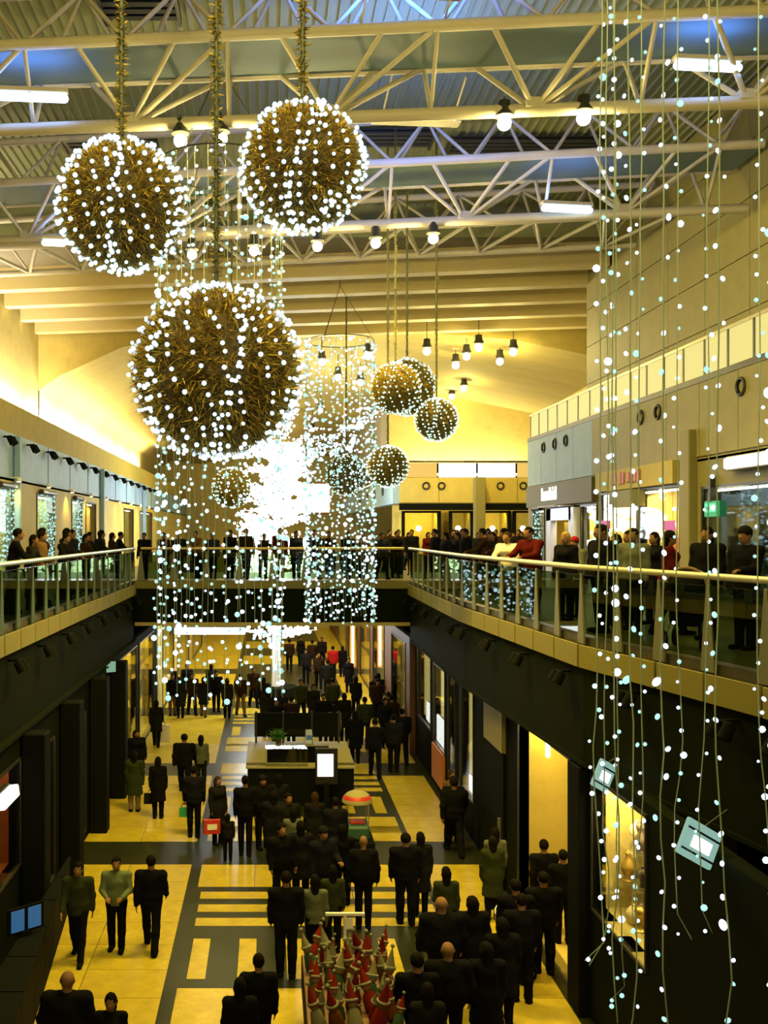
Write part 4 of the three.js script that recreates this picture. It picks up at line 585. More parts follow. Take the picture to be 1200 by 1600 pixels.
{ // market stall with a heap of festive dolls
  const d = 14.9, g = thing('market_stall', 'market stall table under a heap of red and white festive dolls', 'stall', [X(545, d), 0, -d]);
  part('table', rbx(1.35, 0.06, 2.6, 0.02).translate(0, 0.95, 0.4), M.wood, g); for (const [x, z] of [[-0.6, -0.8], [0.6, -0.8], [-0.6, 1.6], [0.6, 1.6]]) part('leg', rbx(0.06, 0.93, 0.06, 0.01).translate(x, 0.465, z), M.wood, g); part('cloth', rbx(1.37, 0.5, 2.62, 0.02).translate(0, 0.72, 0.4), M.black, g);
  part('post', new THREE.CylinderGeometry(0.025, 0.025, 0.75, 10).translate(0, 1.3, -0.75), M.white, g); part('cross_bar', rbx(0.62, 0.05, 0.05, 0.01).translate(0, 1.68, -0.75), M.white, g); part('price_card', rbx(0.12, 0.18, 0.01, 0.004).translate(0.06, 1.54, -0.72), M.white, g);
  const cone = new THREE.ConeGeometry(0.075, 0.26, 12).translate(0, 0.42, 0), body = new THREE.LatheGeometry([[0, 0], [0.09, 0], [0.1, 0.05], [0.07, 0.2], [0.03, 0.24], [0, 0.24]].map((p) => new THREE.Vector2(...p)), 12), head = new THREE.SphereGeometry(0.062, 10, 8).translate(0, 0.28, 0), brim = new THREE.TorusGeometry(0.062, 0.02, 6, 14).rotateX(Math.PI / 2).translate(0, 0.315, 0), pom = new THREE.SphereGeometry(0.028, 8, 6).translate(0, 0.56, 0);
  const cloth = [matte([0.13, 0.012, 0.006]), matte([0.16, 0.15, 0.08]), matte([0.03, 0.06, 0.03]), matte([0.1, 0.035, 0.006])], skin = matte([0.2, 0.13, 0.06]), wool = matte([0.2, 0.2, 0.13]);
  const words = ['red', 'cream', 'green', 'orange'];
  for (let r = 0; r < 9; r++) for (let c = 0; c < 5; c++) { const ci = Math.floor(rr(0, 3.99)), hi = rnd() < 0.6 ? 0 : 1, y = 0.98 + (r < 5 ? (5 - r) * 0.09 : 0), t = thing('festive_doll', words[ci] + ' festive doll with a ' + words[hi] + ' pointed hat heaped on the market stall', 'doll', [X(545, d) - 0.52 + c * 0.26 + rr(-0.03, 0.03), 0.98, -d - 0.55 + r * 0.26 + rr(-0.03, 0.03)], rr(-0.8, 0.8), words[ci] + ' dolls with ' + words[hi] + ' hats'); part('body', body, cloth[ci], t); part('head', head, skin, t); part('hat', cone, cloth[hi], t); part('brim', brim, wool, t); part('pompom', pom, wool, t); t.scale.setScalar(rr(0.8, 1.2)); t.rotation.x = rr(-0.5, 0.3); t.rotation.z = rr(-0.35, 0.35); t.position.y += 0.03; }
}
// ------------------------------------------------------------------ people: bodies as one smooth surface, clothes as layers over it
function surfaceNet(f, lo, hi, c) {
  const n = [0, 1, 2].map((k) => Math.ceil((hi[k] - lo[k]) / c) + 1), [nx, ny, nz] = n, val = new Float32Array(nx * ny * nz), vi = new Int32Array(nx * ny * nz).fill(-1), pos = [], idx = [];
  const I = (i, j, k) => (k * ny + j) * nx + i;
  for (let k = 0; k < nz; k++) for (let j = 0; j < ny; j++) for (let i = 0; i < nx; i++) val[I(i, j, k)] = f(lo[0] + i * c, lo[1] + j * c, lo[2] + k * c);
  const E = [[0, 1], [2, 3], [4, 5], [6, 7], [0, 2], [1, 3], [4, 6], [5, 7], [0, 4], [1, 5], [2, 6], [3, 7]];
  for (let k = 0; k < nz - 1; k++) for (let j = 0; j < ny - 1; j++) for (let i = 0; i < nx - 1; i++) {
    let m = 0; const q = []; for (let b = 0; b < 8; b++) { const v = val[I(i + (b & 1), j + (b >> 1 & 1), k + (b >> 2))]; q.push(v); if (v < 0) m |= 1 << b; }
    if (m === 0 || m === 255) continue;
    let x = 0, y = 0, z = 0, w = 0; for (const [a, b] of E) if ((q[a] < 0) !== (q[b] < 0)) { const t = q[a] / (q[a] - q[b]); x += (a & 1) + t * ((b & 1) - (a & 1)); y += (a >> 1 & 1) + t * ((b >> 1 & 1) - (a >> 1 & 1)); z += (a >> 2) + t * ((b >> 2) - (a >> 2)); w++; }
    vi[I(i, j, k)] = pos.length / 3; pos.push(lo[0] + (i + x / w) * c, lo[1] + (j + y / w) * c, lo[2] + (k + z / w) * c);
  }
  const quad = (a, b, cc, d, flip) => { if (a < 0 || b < 0 || cc < 0 || d < 0) return; flip ? idx.push(a, cc, b, a, d, cc) : idx.push(a, b, cc, a, cc, d); };
  for (let k = 1; k < nz - 1; k++) for (let j = 1; j < ny - 1; j++) for (let i = 1; i < nx - 1; i++) {
    const v = val[I(i, j, k)] < 0;
    if (v !== (val[I(i + 1, j, k)] < 0)) quad(vi[I(i, j - 1, k - 1)], vi[I(i, j, k - 1)], vi[I(i, j, k)], vi[I(i, j - 1, k)], !v);
    if (v !== (val[I(i, j + 1, k)] < 0)) quad(vi[I(i - 1, j, k - 1)], vi[I(i - 1, j, k)], vi[I(i, j, k)], vi[I(i, j, k - 1)], !v);
    if (v !== (val[I(i, j, k + 1)] < 0)) quad(vi[I(i - 1, j - 1, k)], vi[I(i, j - 1, k)], vi[I(i, j, k)], vi[I(i - 1, j, k)], !v);
  }
  const g = new THREE.BufferGeometry(); g.setAttribute('position', new THREE.Float32BufferAttribute(pos, 3)); g.setIndex(idx); g.computeVertexNormals(); return g;
}
const cap = (x, y, z, a, b, ra, rb, sx = 1, sz = 1) => {   // tapered capsule, flattened by sx, sz
  const bxx = b[0] - a[0], by = b[1] - a[1], bz = b[2] - a[2], px = x - a[0], py = y - a[1], pz = z - a[2], t = Math.max(0, Math.min(1, (px * bxx + py * by + pz * bz) / (bxx * bxx + by * by + bz * bz + 1e-9)));
  return Math.hypot((px - bxx * t) / sx, py - by * t, (pz - bz * t) / sz) - (ra + (rb - ra) * t);
};
const smin = (a, b, k) => { const h = Math.max(k - Math.abs(a - b), 0) / k; return Math.min(a, b) - h * h * k * 0.25; };
const ell = (x, y, z, c, r) => (Math.hypot((x - c[0]) / r[0], (y - c[1]) / r[1], (z - c[2]) / r[2]) - 1) * Math.min(...r);
const add3 = (a, d, k) => [a[0] + d[0] * k, a[1] + d[1] * k, a[2] + d[2] * k];
const nrm = (v) => { const l = Math.hypot(...v); return v.map((t) => t / l); };
const cross = (a, b) => [a[1] * b[2] - a[2] * b[1], a[2] * b[0] - a[0] * b[2], a[0] * b[1] - a[1] * b[0]];
function archetype(o) {
  const w = o.woman ? 1 : 0, sw = w ? 0.175 : 0.2, hw = 0.092, lean = o.lean ?? 0, J = {};
  // legs
  const leg = (s, a, b) => { const hip = [s * hw, 0, 0], knee = [s * (hw + 0.005), -0.44 * Math.cos(a), 0.44 * Math.sin(a)], c = a - b, ank = [s * hw, knee[1] - 0.42 * Math.cos(c), knee[2] + 0.42 * Math.sin(c)]; return { hip, knee, ank, c }; };
  const [la, ra] = [leg(1, ...(o.legL ?? [0.02, 0.02])), leg(-1, ...(o.legR ?? [0.02, 0.02]))], drop = 0.075 - Math.min(la.ank[1], ra.ank[1]);
  for (const l of [la, ra]) { for (const k of ['hip', 'knee', 'ank']) l[k] = [l[k][0], l[k][1] + drop, l[k][2]]; l.toe = [l.ank[0] * 1.15, Math.max(0.035, l.ank[1] - 0.045), l.ank[2] + 0.165]; l.heel = [l.ank[0], Math.max(0.035, l.ank[1] - 0.04), l.ank[2] - 0.03]; }
  const hy = drop, tl = (y, z = 0) => [0, hy + y * Math.cos(lean), z + y * Math.sin(lean)];
  const waist = tl(0.16), chest = tl(0.38, -0.005), neck = tl(0.56, -0.01), head = tl(0.71, 0.015);
  // arms
  const arm = (s, p) => { const sh = [s * sw, chest[1] + 0.115 * Math.cos(lean), chest[2] + 0.115 * Math.sin(lean) - 0.01], d1 = nrm([s * p[1], -Math.cos(p[0]), Math.sin(p[0])]), el = add3(sh, d1, 0.285), a2 = p[0] + p[2], d2 = nrm([s * (p[3] ?? 0.02), -Math.cos(a2), Math.sin(a2)]), wr = add3(el, d2, 0.25); return { sh, el, wr, d: d2, s }; };
  const aL = arm(1, o.armL ?? [0.05, 0.12, 0.25]), aR = arm(-1, o.armR ?? [0.05, 0.12, 0.25]);
  const belly = o.belly ?? 0;
  const torso = (x, y, z, e) => { let d = cap(x, y, z, tl(-0.02), tl(0.08), 0.105 + e + w * 0.008, 0.1 + e, 1.55, 1.02); d = smin(d, cap(x, y, z, waist, chest, 0.098 + e + belly * 0.3, 0.112 + e, 1.35 + (1 - w) * 0.12, 1.0 + belly), 0.09); d = smin(d, cap(x, y, z, aL.sh, aR.sh, 0.058 + e, 0.058 + e), 0.08); if (w) { d = smin(d, ell(x, y, z, [0.075, chest[1] + 0.02, chest[2] + 0.1], [0.065 + e, 0.07 + e, 0.055 + e]), 0.05); d = smin(d, ell(x, y, z, [-0.075, chest[1] + 0.02, chest[2] + 0.1], [0.065 + e, 0.07 + e, 0.055 + e]), 0.05); } return d; };
  const armD = (x, y, z, A, e) => smin(cap(x, y, z, A.sh, A.el, 0.05 + e, 0.04 + e), cap(x, y, z, A.el, A.wr, 0.04 + e, 0.027 + e), 0.03);
  const legD = (x, y, z, l, e, ee = e) => smin(cap(x, y, z, l.hip, l.knee, 0.082 + e, 0.054 + e), smin(cap(x, y, z, l.knee, l.ank, 0.052 + e, 0.036 + ee), ell(x, y, z, [l.knee[0], (l.knee[1] * 0.72 + l.ank[1] * 0.28), (l.knee[2] * 0.72 + l.ank[2] * 0.28) - 0.02], [0.052 + e, 0.11, 0.056 + e]), 0.04), 0.04);
  const footD = (x, y, z, l, e) => smin(cap(x, y, z, l.heel, l.toe, 0.034 + e, 0.026 + e, 1.25), cap(x, y, z, l.ank, l.heel, 0.036 + e, 0.034 + e), 0.03);
  const body = (x, y, z) => { let d = torso(x, y, z, 0); for (const A of [aL, aR]) d = smin(d, armD(x, y, z, A, 0), 0.04); for (const l of [la, ra]) d = smin(d, smin(legD(x, y, z, l, 0), footD(x, y, z, l, 0), 0.03), 0.04); return smin(d, cap(x, y, z, chest, [neck[0], neck[1] + 0.06, neck[2]], 0.06, 0.052), 0.05); };
  const zs = [la, ra].flatMap((l) => [l.toe[2], l.heel[2], l.knee[2]]).concat([aL.wr[2], aR.wr[2], aL.el[2], aR.el[2], head[2], chest[2], 0]), zl = Math.min(...zs) - 0.24, zh = Math.max(...zs) + 0.24, xh = Math.max(Math.abs(aL.wr[0]), Math.abs(aR.wr[0]), Math.abs(aL.el[0]), 0.24) + 0.12, yh = hy + 0.8;
  const parts = [surfaceNet(body, [-xh, -0.02, zl], [xh, yh, zh], 0.026)];
  // head with a face
  const [hx, hhy, hz] = head, H = (x, y, z) => { const X0 = x - hx, Y0 = y - hhy, Z0 = z - hz; let d = ell(X0, Y0, Z0, [0, 0.025, -0.008], [0.076, 0.098, 0.096]); d = smin(d, ell(X0, Y0, Z0, [0, -0.05, 0.03], [0.056, 0.066, 0.062]), 0.05); d = smin(d, cap(X0, Y0, Z0, [0, 0.012, 0.088], [0, -0.022, 0.108], 0.009, 0.015), 0.014); for (const s of [-1, 1]) { d = smin(d, ell(X0, Y0, Z0, [s * 0.078, 0.0, -0.005], [0.012, 0.032, 0.02]), 0.01); d = Math.max(d, -(ell(X0, Y0, Z0, [s * 0.032, 0.012, 0.094], [0.017, 0.011, 0.014]))); d = smin(d, ell(X0, Y0, Z0, [s * 0.032, 0.012, 0.077], [0.013, 0.011, 0.012]), 0.004); } d = smin(d, cap(X0, Y0, Z0, [-0.02, -0.055, 0.086], [0.02, -0.055, 0.086], 0.008, 0.008), 0.01); return smin(d, cap(X0, Y0, Z0, [0, -0.16, -0.03], [0, -0.04, -0.015], 0.054, 0.05), 0.03); };
  parts.push(surfaceNet(H, [hx - 0.12, hhy - 0.18, hz - 0.14], [hx + 0.12, hhy + 0.15, hz + 0.15], 0.012));
  // hands: palm, four unequal bent fingers, thumb from the side of the palm
  for (const A of [aL, aR]) {
    const d = A.d, fwd = Math.abs(d[2]) > 0.8 ? [0, -1, 0] : nrm([-A.s, 0, 0.25]), n = nrm(cross(d, cross(fwd, d))), side = nrm(cross(n, d)).map((t) => t * (cross(n, d)[2] + cross(n, d)[0] * -A.s > 0 ? 1 : -1)), curl = o.grip ? 1.1 : 0.35, P0 = add3(A.wr, d, 0.01), P1 = add3(A.wr, d, 0.075), seg = [];
    [0.065, 0.075, 0.07, 0.055].forEach((L2, i) => { const b = add3(add3(A.wr, d, 0.088), side, 0.03 - i * 0.02), dir1 = nrm(add3(d, n, curl * 0.5)), m = add3(b, dir1, L2 * 0.55), dir2 = nrm(add3(d, n, curl * 1.6)); seg.push([b, m, 0.0095, 0.0085], [m, add3(m, dir2, L2 * 0.5), 0.0085, 0.007]); });
    const tb = add3(add3(A.wr, d, 0.03), side, 0.03), tm = add3(add3(tb, side, 0.022), d, 0.028); seg.push([tb, tm, 0.012, 0.0105], [tm, add3(add3(tm, d, 0.03), n, 0.012), 0.0105, 0.008]);
    const hd = (x, y, z) => { let q = Infinity; for (const k of [-0.022, 0, 0.022]) q = smin(q, cap(x, y, z, add3(P0, side, k * 0.7), add3(P1, side, k), 0.016, 0.014), 0.02); q = smin(q, cap(x, y, z, add3(A.wr, d, -0.05), P0, 0.026, 0.02), 0.015); for (const s of seg) q = smin(q, cap(x, y, z, ...s), 0.004); return q; };
    const c = add3(A.wr, d, 0.07); parts.push(surfaceNet(hd, c.map((t) => t - 0.14), c.map((t) => t + 0.14), 0.0085));
  }
  const geo = { body: mergeGeometries(parts) };
  // clothes
  const th = o.thick ?? 0.02, hem = hy + (o.hem ?? -0.06), neckY = neck[1] - 0.005, ll = la, rl = ra;
  const coat = (x, y, z) => { let d = torso(x, y, z, th); for (const A of [aL, aR]) d = smin(d, armD(x, y, z, A, th * 0.9), 0.04); d = smin(d, cap(x, y, z, chest, neck, 0.075 + th * 0.5, 0.06 + th * 0.4), 0.04); if ((o.hem ?? 0) < -0.15) d = smin(d, cap(x, y, z, tl(0), [(ll.knee[0] + rl.knee[0]) / 2, hem - 0.02, (ll.knee[2] + rl.knee[2]) / 2 - 0.01], 0.13 + th, (w ? 0.165 : 0.15) + th, 1.25, 1 + Math.abs(ll.knee[2] - rl.knee[2]) * 1.2), 0.08); d += 0.004 * Math.sin(y * 38 + x * 22) * Math.sin(x * 31 + z * 19); return Math.max(d, hem - y, (y - neckY - 0.03)); };
  geo.jacket = surfaceNet(coat, [-xh, hem - 0.06, zl], [xh, yh, zh], 0.024);
  const tro = (x, y, z) => { let d = smin(legD(x, y, z, la, 0.018, 0.03), legD(x, y, z, ra, 0.018, 0.03), 0.03); d = smin(d, cap(x, y, z, tl(-0.03), tl(0.06), 0.112, 0.108, 1.55, 1.02), 0.05); return Math.max(d, y - tl(0.12)[1], Math.min(la.ank[1], ra.ank[1]) - 0.01 - y); };
  geo.trousers = surfaceNet(tro, [-0.34, 0.0, zl], [0.34, hy + 0.2, zh], 0.024);
  geo.shoe = [la, ra].map((l) => surfaceNet((x, y, z) => Math.max(footD(x, y, z, l, 0.012), 0.0 - y, y - l.ank[1] - 0.03), [l.ank[0] - 0.1, -0.03, l.heel[2] - 0.1], [l.ank[0] + 0.1, l.ank[1] + 0.08, l.toe[2] + 0.1], 0.018));
  const hr = (x, y, z) => { const X0 = x - hx, Y0 = y - hhy, Z0 = z - hz; let d = ell(X0, Y0, Z0, [0, 0.033, -0.014], [0.088, 0.104, 0.104]); if (o.longHair) d = smin(d, cap(X0, Y0, Z0, [0, -0.02, -0.06], [0, -0.2, -0.085], 0.07, 0.05, 1.35, 0.8), 0.05); const face = Math.max(0.0 - Z0 + 0.03 + (o.longHair ? 0.02 : 0), Y0 - 0.065); return Math.max(d, -face < 0 ? -1 : 0, -ell(X0, Y0, Z0, [0, -0.035, 0.085], [0.075, 0.105, 0.075]), o.longHair ? -1 : -0.055 - Y0 + Math.max(0, Z0) * 0.9) + 0.003 * Math.sin(X0 * 90) * Math.sin(Y0 * 70); };
  if (!o.bald) geo.hair = surfaceNet(hr, [hx - 0.14, hhy - 0.3, hz - 0.19], [hx + 0.14, hhy + 0.17, hz + 0.14], 0.014);
  if (o.hat) geo.hat = surfaceNet((x, y, z) => Math.max(ell(x - hx, y - hhy, z - hz, [0, 0.06, -0.008], [0.098, 0.1, 0.112]), 0.04 - (y - hhy)), [hx - 0.15, hhy - 0.02, hz - 0.17], [hx + 0.15, hhy + 0.2, hz + 0.15], 0.014);
  geo.hands = [aL, aR].map((A) => add3(A.wr, A.d, 0.09)); geo.height = hhy + 0.125;
  return geo;
}
const walkA = { legL: [0.36, 0.06], legR: [-0.22, 0.3], armL: [-0.25, 0.14, 0.25], armR: [0.32, 0.12, 0.4] };
const AR = {
  manStand: archetype({ hem: -0.1, thick: 0.026, legL: [0.03, 0.02], legR: [-0.03, 0.04] }),
  manWalk: archetype({ hem: -0.1, thick: 0.026, ...walkA }),
  manBulk: archetype({ hem: -0.12, thick: 0.036, belly: 0.12, bald: true, armL: [0.02, 0.25, 0.2], armR: [0.02, 0.25, 0.2] }),
  manFront: archetype({ hem: -0.06, thick: 0.018, armL: [0.25, 0.18, 1.1, -0.5], armR: [0.25, 0.18, 1.1, -0.5], grip: true, legL: [0.05, 0.02], legR: [-0.06, 0.06] }),
  womanCoat: archetype({ woman: true, hem: -0.42, thick: 0.024, longHair: true, armL: [0.05, 0.16, 0.2], armR: [0.05, 0.16, 0.2], grip: true }),
  womanWalk: archetype({ woman: true, hem: -0.36, thick: 0.022, longHair: true, legL: [0.28, 0.05], legR: [-0.18, 0.25], armL: [-0.2, 0.16, 0.3], armR: [0.25, 0.14, 0.5], grip: true }),
  womanShort: archetype({ woman: true, hem: -0.06, thick: 0.016, longHair: true, armL: [0.1, 0.14, 0.9, -0.3], armR: [-0.05, 0.14, 0.3] }),
  manHat: archetype({ hem: -0.14, thick: 0.03, hat: true, armL: [0.35, 0.12, 1.2, -0.2], armR: [0.0, 0.14, 0.3], grip: true }),
  leaner: archetype({ hem: -0.1, thick: 0.024, lean: 0.16, armL: [0.62, 0.2, 0.75, -0.35], armR: [0.62, 0.2, 0.75, -0.35], legR: [-0.1, 0.1] }),
  womanLean: archetype({ woman: true, hem: -0.08, thick: 0.018, longHair: true, lean: 0.14, armL: [0.55, 0.2, 0.85, -0.4], armR: [0.55, 0.2, 0.85, -0.4] }),
};
const C = { black: [0.006, 0.006, 0.007], ink: [0.009, 0.009, 0.014], coal: [0.01, 0.01, 0.009], olive: [0.025, 0.032, 0.012], grey: [0.09, 0.1, 0.07], brown: [0.022, 0.012, 0.006], beige: [0.2, 0.15, 0.08], white: [0.62, 0.58, 0.5], red: [0.28, 0.012, 0.01], wine: [0.06, 0.006, 0.005], sage: [0.11, 0.14, 0.07], tan: [0.13, 0.075, 0.03], denim: [0.015, 0.02, 0.035], teal: [0.03, 0.12, 0.1] };
const clothM = {}, cm = (c) => clothM[c] ??= matte(C[c], 0.95), SKIN = [matte([0.2, 0.11, 0.06], 0.7), matte([0.15, 0.08, 0.04], 0.7)], HR = { dark: matte([0.006, 0.005, 0.003], 0.7), brown: matte([0.035, 0.017, 0.007], 0.7), blond: matte([0.35, 0.22, 0.07], 0.7) };
const placed = [], protos = {}, ARN = {};
function person(type, label, pos, turn, o = {}) {
  const A = AR[type]; let g; const gap = pos[1] ? 0.74 : o.wide > 1 ? 0.62 : 0.55;
  for (let i = 0; i < 24 && placed.some(([x, y, z]) => y === pos[1] && Math.hypot(x - pos[0], z - pos[2]) < gap); i++) { const k = 1 - 0.16 / pos[2]; pos = [pos[0] * (pos[1] ? 1 : k), pos[1], pos[2] * k]; }
  placed.push(pos);
  if (!protos[type]) { g = protos[type] = new THREE.Group(); part('body', A.body, SKIN[0], g); part('trousers', A.trousers, cm('black'), g); part('jacket', A.jacket, cm('black'), g); for (const s of A.shoe) part('shoe', s, cm('black'), g); if (A.hair) part('hair', A.hair, HR.dark, g); if (A.hat) part('hat', A.hat, cm('coal'), g); }
  g = protos[type].clone(); g.name = numbered('person'); g.position.set(...pos); g.rotation.y = turn; const s = (o.h ?? (type.startsWith('w') ? 1.66 : 1.76)) / A.height; g.scale.set(s * (o.wide ?? 1), s, s * (o.wide ?? 1));
  g.userData = { label, category: 'person' }; if (o.group) g.userData.group = o.group;
  for (const c of g.children) { if (c.name === 'body') c.material = SKIN[o.skin ?? 0]; if (c.name === 'jacket') c.material = cm(o.j ?? 'black'); if (c.name === 'trousers') c.material = cm(o.t ?? 'black'); if (c.name === 'hair') c.material = HR[o.hair ?? 'dark']; if (c.name === 'hat') c.material = cm(o.hat ?? 'coal'); if (c.name === 'shoe') c.material = cm(o.shoe ?? 'black'); }
  scene.add(g); g.hand = (i) => { const [x, y, z] = A.hands[i]; return g.localToWorld(V(x, y, z)); }; g.updateMatrixWorld(true); return g;
}
const keep = (x, free) => free ? x : Math.max(-4.05, Math.min(4.45, x));
const low = (px, feet) => { const d = F * EYE / (feet - CY); return [keep(X(px, d)), 0, -d]; };            // where feet at that pixel stand on the lower floor
const headAt = (px, hy, h = 1.72, free) => { const d = F * (EYE - h) / (hy - CY); return [keep(X(px, d), free), 0, -d]; };
function bag(p, label, body, o = {}) {   // a carrier bag hanging from a hand at p
  const w = o.w ?? 0.32, h = o.h ?? 0.36, g = thing('shopping_bag', label, 'bag', [p.x, p.y - h - 0.12, p.z], o.turn ?? 0), s = new THREE.Shape([[-w / 2, 0], [w / 2, 0], [w / 2 * 0.96, h], [-w / 2 * 0.96, h]].map((q) => new THREE.Vector2(...q)));
  part('body', new THREE.ExtrudeGeometry(s, { depth: 0.1, bevelEnabled: true, bevelSize: 0.008, bevelThickness: 0.008, bevelSegments: 1 }).translate(0, 0, -0.05), body, g); for (const z of [-0.03, 0.03]) part('handle', new THREE.TorusGeometry(0.08, 0.006, 6, 14, Math.PI).scale(1, 1.4, 1).translate(0, h, z), o.handle ?? M.black, g); if (o.print) part('print', rbx(w * 0.6, h * 0.4, 0.004, 0.001).translate(0, h * 0.5, 0.062), o.print, g); return g;
}
const away = Math.PI, toUs = 0;
// --- lower floor, near to far: [kind, pixel x, pixel y of head or feet, facing, label, look]
person('manBulk', 'large bald man in a black jacket cut off by the bottom edge of the photo', headAt(105, 1518, 1.8), away, { h: 1.8, wide: 1.18 });
person('womanShort', 'shorter dark-haired person in black beside the large bald man', headAt(173, 1552, 1.6), toUs, { h: 1.6, j: 'black' });
person('manFront', 'man in a pale sage top and black trousers standing hands in front', low(182, 1485), toUs, { j: 'sage', h: 1.72, wide: 1.06 });
person('manWalk', 'man all in black walking next to the sage-topped man', low(236, 1484), away, { h: 1.74, wide: 1.05 });
person('manWalk', 'dark figure with an olive sleeve walking along the dark shop line', low(122, 1498), toUs, { j: 'olive', h: 1.74 });
const pBag = person('womanCoat', 'woman in a long black coat carrying a dark handbag on the light lane', low(247, 1279), away, {}); bag(pBag.hand(0), 'dark handbag hanging from the hand of the long-coated woman', cm('coal'), { w: 0.34, h: 0.26 });
person('womanCoat', 'person in a dark green coat over a beige skirt beside the long-coated woman', low(210, 1268), away, { j: 'olive', t: 'beige', wide: 1.1 });
person('manWalk', 'broad man in black seen from behind beyond the long-coated woman', low(288, 1240), away, { wide: 1.15 });
person('womanShort', 'person in a grey-green jacket walking beside the broad man in black', low(314, 1240), away, { j: 'grey', t: 'coal' });
const pg = person('manStand', 'man in black holding a small green bag near the dark cross band', low(303, 1308), away, { j: 'ink', h: 1.8 }); bag(pg.hand(0), 'small green carrier bag held by the man near the cross band', std([0.03, 0.3, 0.14], 0.5), { w: 0.26, h: 0.22 });
const pr = person('womanCoat', 'woman in a dark coat with a red and white carrier bag at the cross band', low(340, 1318), 0.6, { j: 'coal', hair: 'brown' }); bag(pr.hand(1), 'red carrier bag with a white print beside the small child', std([0.5, 0.03, 0.02], 0.5), { w: 0.4, h: 0.34, print: M.white, turn: 0.2 });
person('womanShort', 'small child in dark clothes on the dark cross band', low(356, 1345), away, { h: 1.1, j: 'coal', wide: 1.05 });
person('manStand', 'tall slim man in black standing on the edge of the dark cross band', low(383, 1340), away, { h: 1.9, wide: 0.92 });
const pw = person('womanWalk', 'woman in black with a big white bag near the cream shop front', low(224, 1166), away, { j: 'coal' }); bag(pw.hand(1), 'big white carrier bag held near the cream shop front', cm('white'), { w: 0.5, h: 0.62 });
person('womanCoat', 'dark figure standing close to the black pillar by the cream shop front', low(187, 1225), 0.5, { wide: 1.25 });
// group under the long curtain
[[262, 1118], [282, 1122], [300, 1116], [318, 1120], [338, 1112], [355, 1122], [376, 1118], [250, 1108], [292, 1098], [330, 1094], [396, 1105], [412, 1120]].forEach(([x, y], i) => person(['manStand', 'womanCoat', 'manWalk', 'womanWalk'][i % 4], 'dark shopper in the crowd under the long light curtain beyond the bridge', low(x, y), i % 2 ? away : 0.3, { j: ['black', 'coal', 'brown', 'ink'][i % 4], t: i % 3 ? 'black' : 'tan', group: 'shoppers under the long light curtain' }));
// crowd by the far kiosk and the dazzling window
person('manWalk', 'man in black striding first of the row towards the dazzling tall window', low(586, 1214), away, { h: 1.85 });
person('manStand', 'dark-coated man with a pale collar beside the striding man', low(615, 1206), away, { j: 'coal', h: 1.85 });
person('manWalk', 'dark man nearest the orange panel under the dazzling window', low(645, 1192), away, { h: 1.82, wide: 1.08 });
person('womanCoat', 'woman in black with bare calves behind the glowing white screen', low(555, 1193), away, { h: 1.75 });
person('womanShort', 'figure with a beige jacket behind the glowing white screen', low(522, 1180), away, { j: 'beige', h: 1.75 });
[[505, 1160], [538, 1158], [570, 1166], [602, 1168], [632, 1164], [652, 1156], [490, 1140], [520, 1128], [556, 1124], [590, 1130], [620, 1122], [642, 1128], [470, 1130], [440, 1150], [455, 1165], [432, 1170], [418, 1150]].forEach(([x, y], i) => person(['manStand', 'womanCoat', 'manWalk', 'womanShort', 'manHat'][i % 5], 'dark shopper in the dense crowd between the kiosk and the tall dazzling windows', low(x, y), i % 3 ? away : 0.2, { j: ['black', 'coal', 'olive', 'ink', 'brown'][i % 5], h: 1.78, group: 'shoppers between the kiosk and the dazzling windows' }));
person('manStand', 'person in a red top in the far crowd near the orange shop window', low(520, 1062), away, { j: 'red' });
[[470, 1040], [488, 1050], [503, 1044], [535, 1058], [498, 1075], [512, 1090], [545, 1082], [452, 1048], [478, 1068]].forEach(([x, y], i) => person(['womanCoat', 'manWalk', 'manStand'][i % 3], 'tiny dark shopper far down the lower mall before the orange shop window', low(x, y), i % 2 ? away : 0, { j: ['black', 'brown', 'coal'][i % 3], group: 'far shoppers before the orange shop window' }));
// around the kiosk and the coin ride
person('womanShort', 'woman in a pale teal jacket bending by the coin ride', headAt(458, 1262, 1.6), away, { j: 'grey', h: 1.6 });
person('womanCoat', 'person with reddish hair standing before the coin ride', headAt(492, 1238, 1.66), away, { j: 'coal', hair: 'brown' });
person('manStand', 'man in a teal-collared dark jacket next to the reddish-haired person', headAt(524, 1250, 1.7), away, { j: 'ink' });
[[440, 1290], [470, 1300], [505, 1296], [535, 1306], [450, 1245], [428, 1262], [410, 1225], [436, 1216]].forEach(([x, y], i) => person(['manStand', 'womanCoat', 'manHat', 'womanShort'][i % 4], 'dark shopper packed in the knot of people between the kiosk and the coin ride', headAt(x, y), i % 2 ? away : 0.4, { j: ['black', 'coal', 'ink'][i % 3], wide: 1.1, group: 'knot of shoppers by the coin ride' }));
person('manStand', 'tall man in a black jacket seen from behind at the stall corner', headAt(447, 1362, 1.82), away, { h: 1.82, wide: 1.08 });
person('womanShort', 'person in a grey-green vest beside the tall man at the stall', headAt(492, 1372, 1.66), away, { j: 'grey', t: 'black' });
person('manBulk', 'man in a black jacket with a white belt line beyond the stall', headAt(568, 1306, 1.8), away, { h: 1.8, wide: 0.95 });
person('womanShort', 'person in an olive top seen between the stall and the tall man', headAt(520, 1352, 1.6), away, { j: 'olive', h: 1.6 });
person('womanCoat', 'long-haired woman in black cut off at the bottom beside the stall', headAt(375, 1528, 1.66), away, {});
person('manStand', 'dark man cut off at the bottom between the stall and the long-haired woman', headAt(404, 1514, 1.72), away, { h: 1.72 });
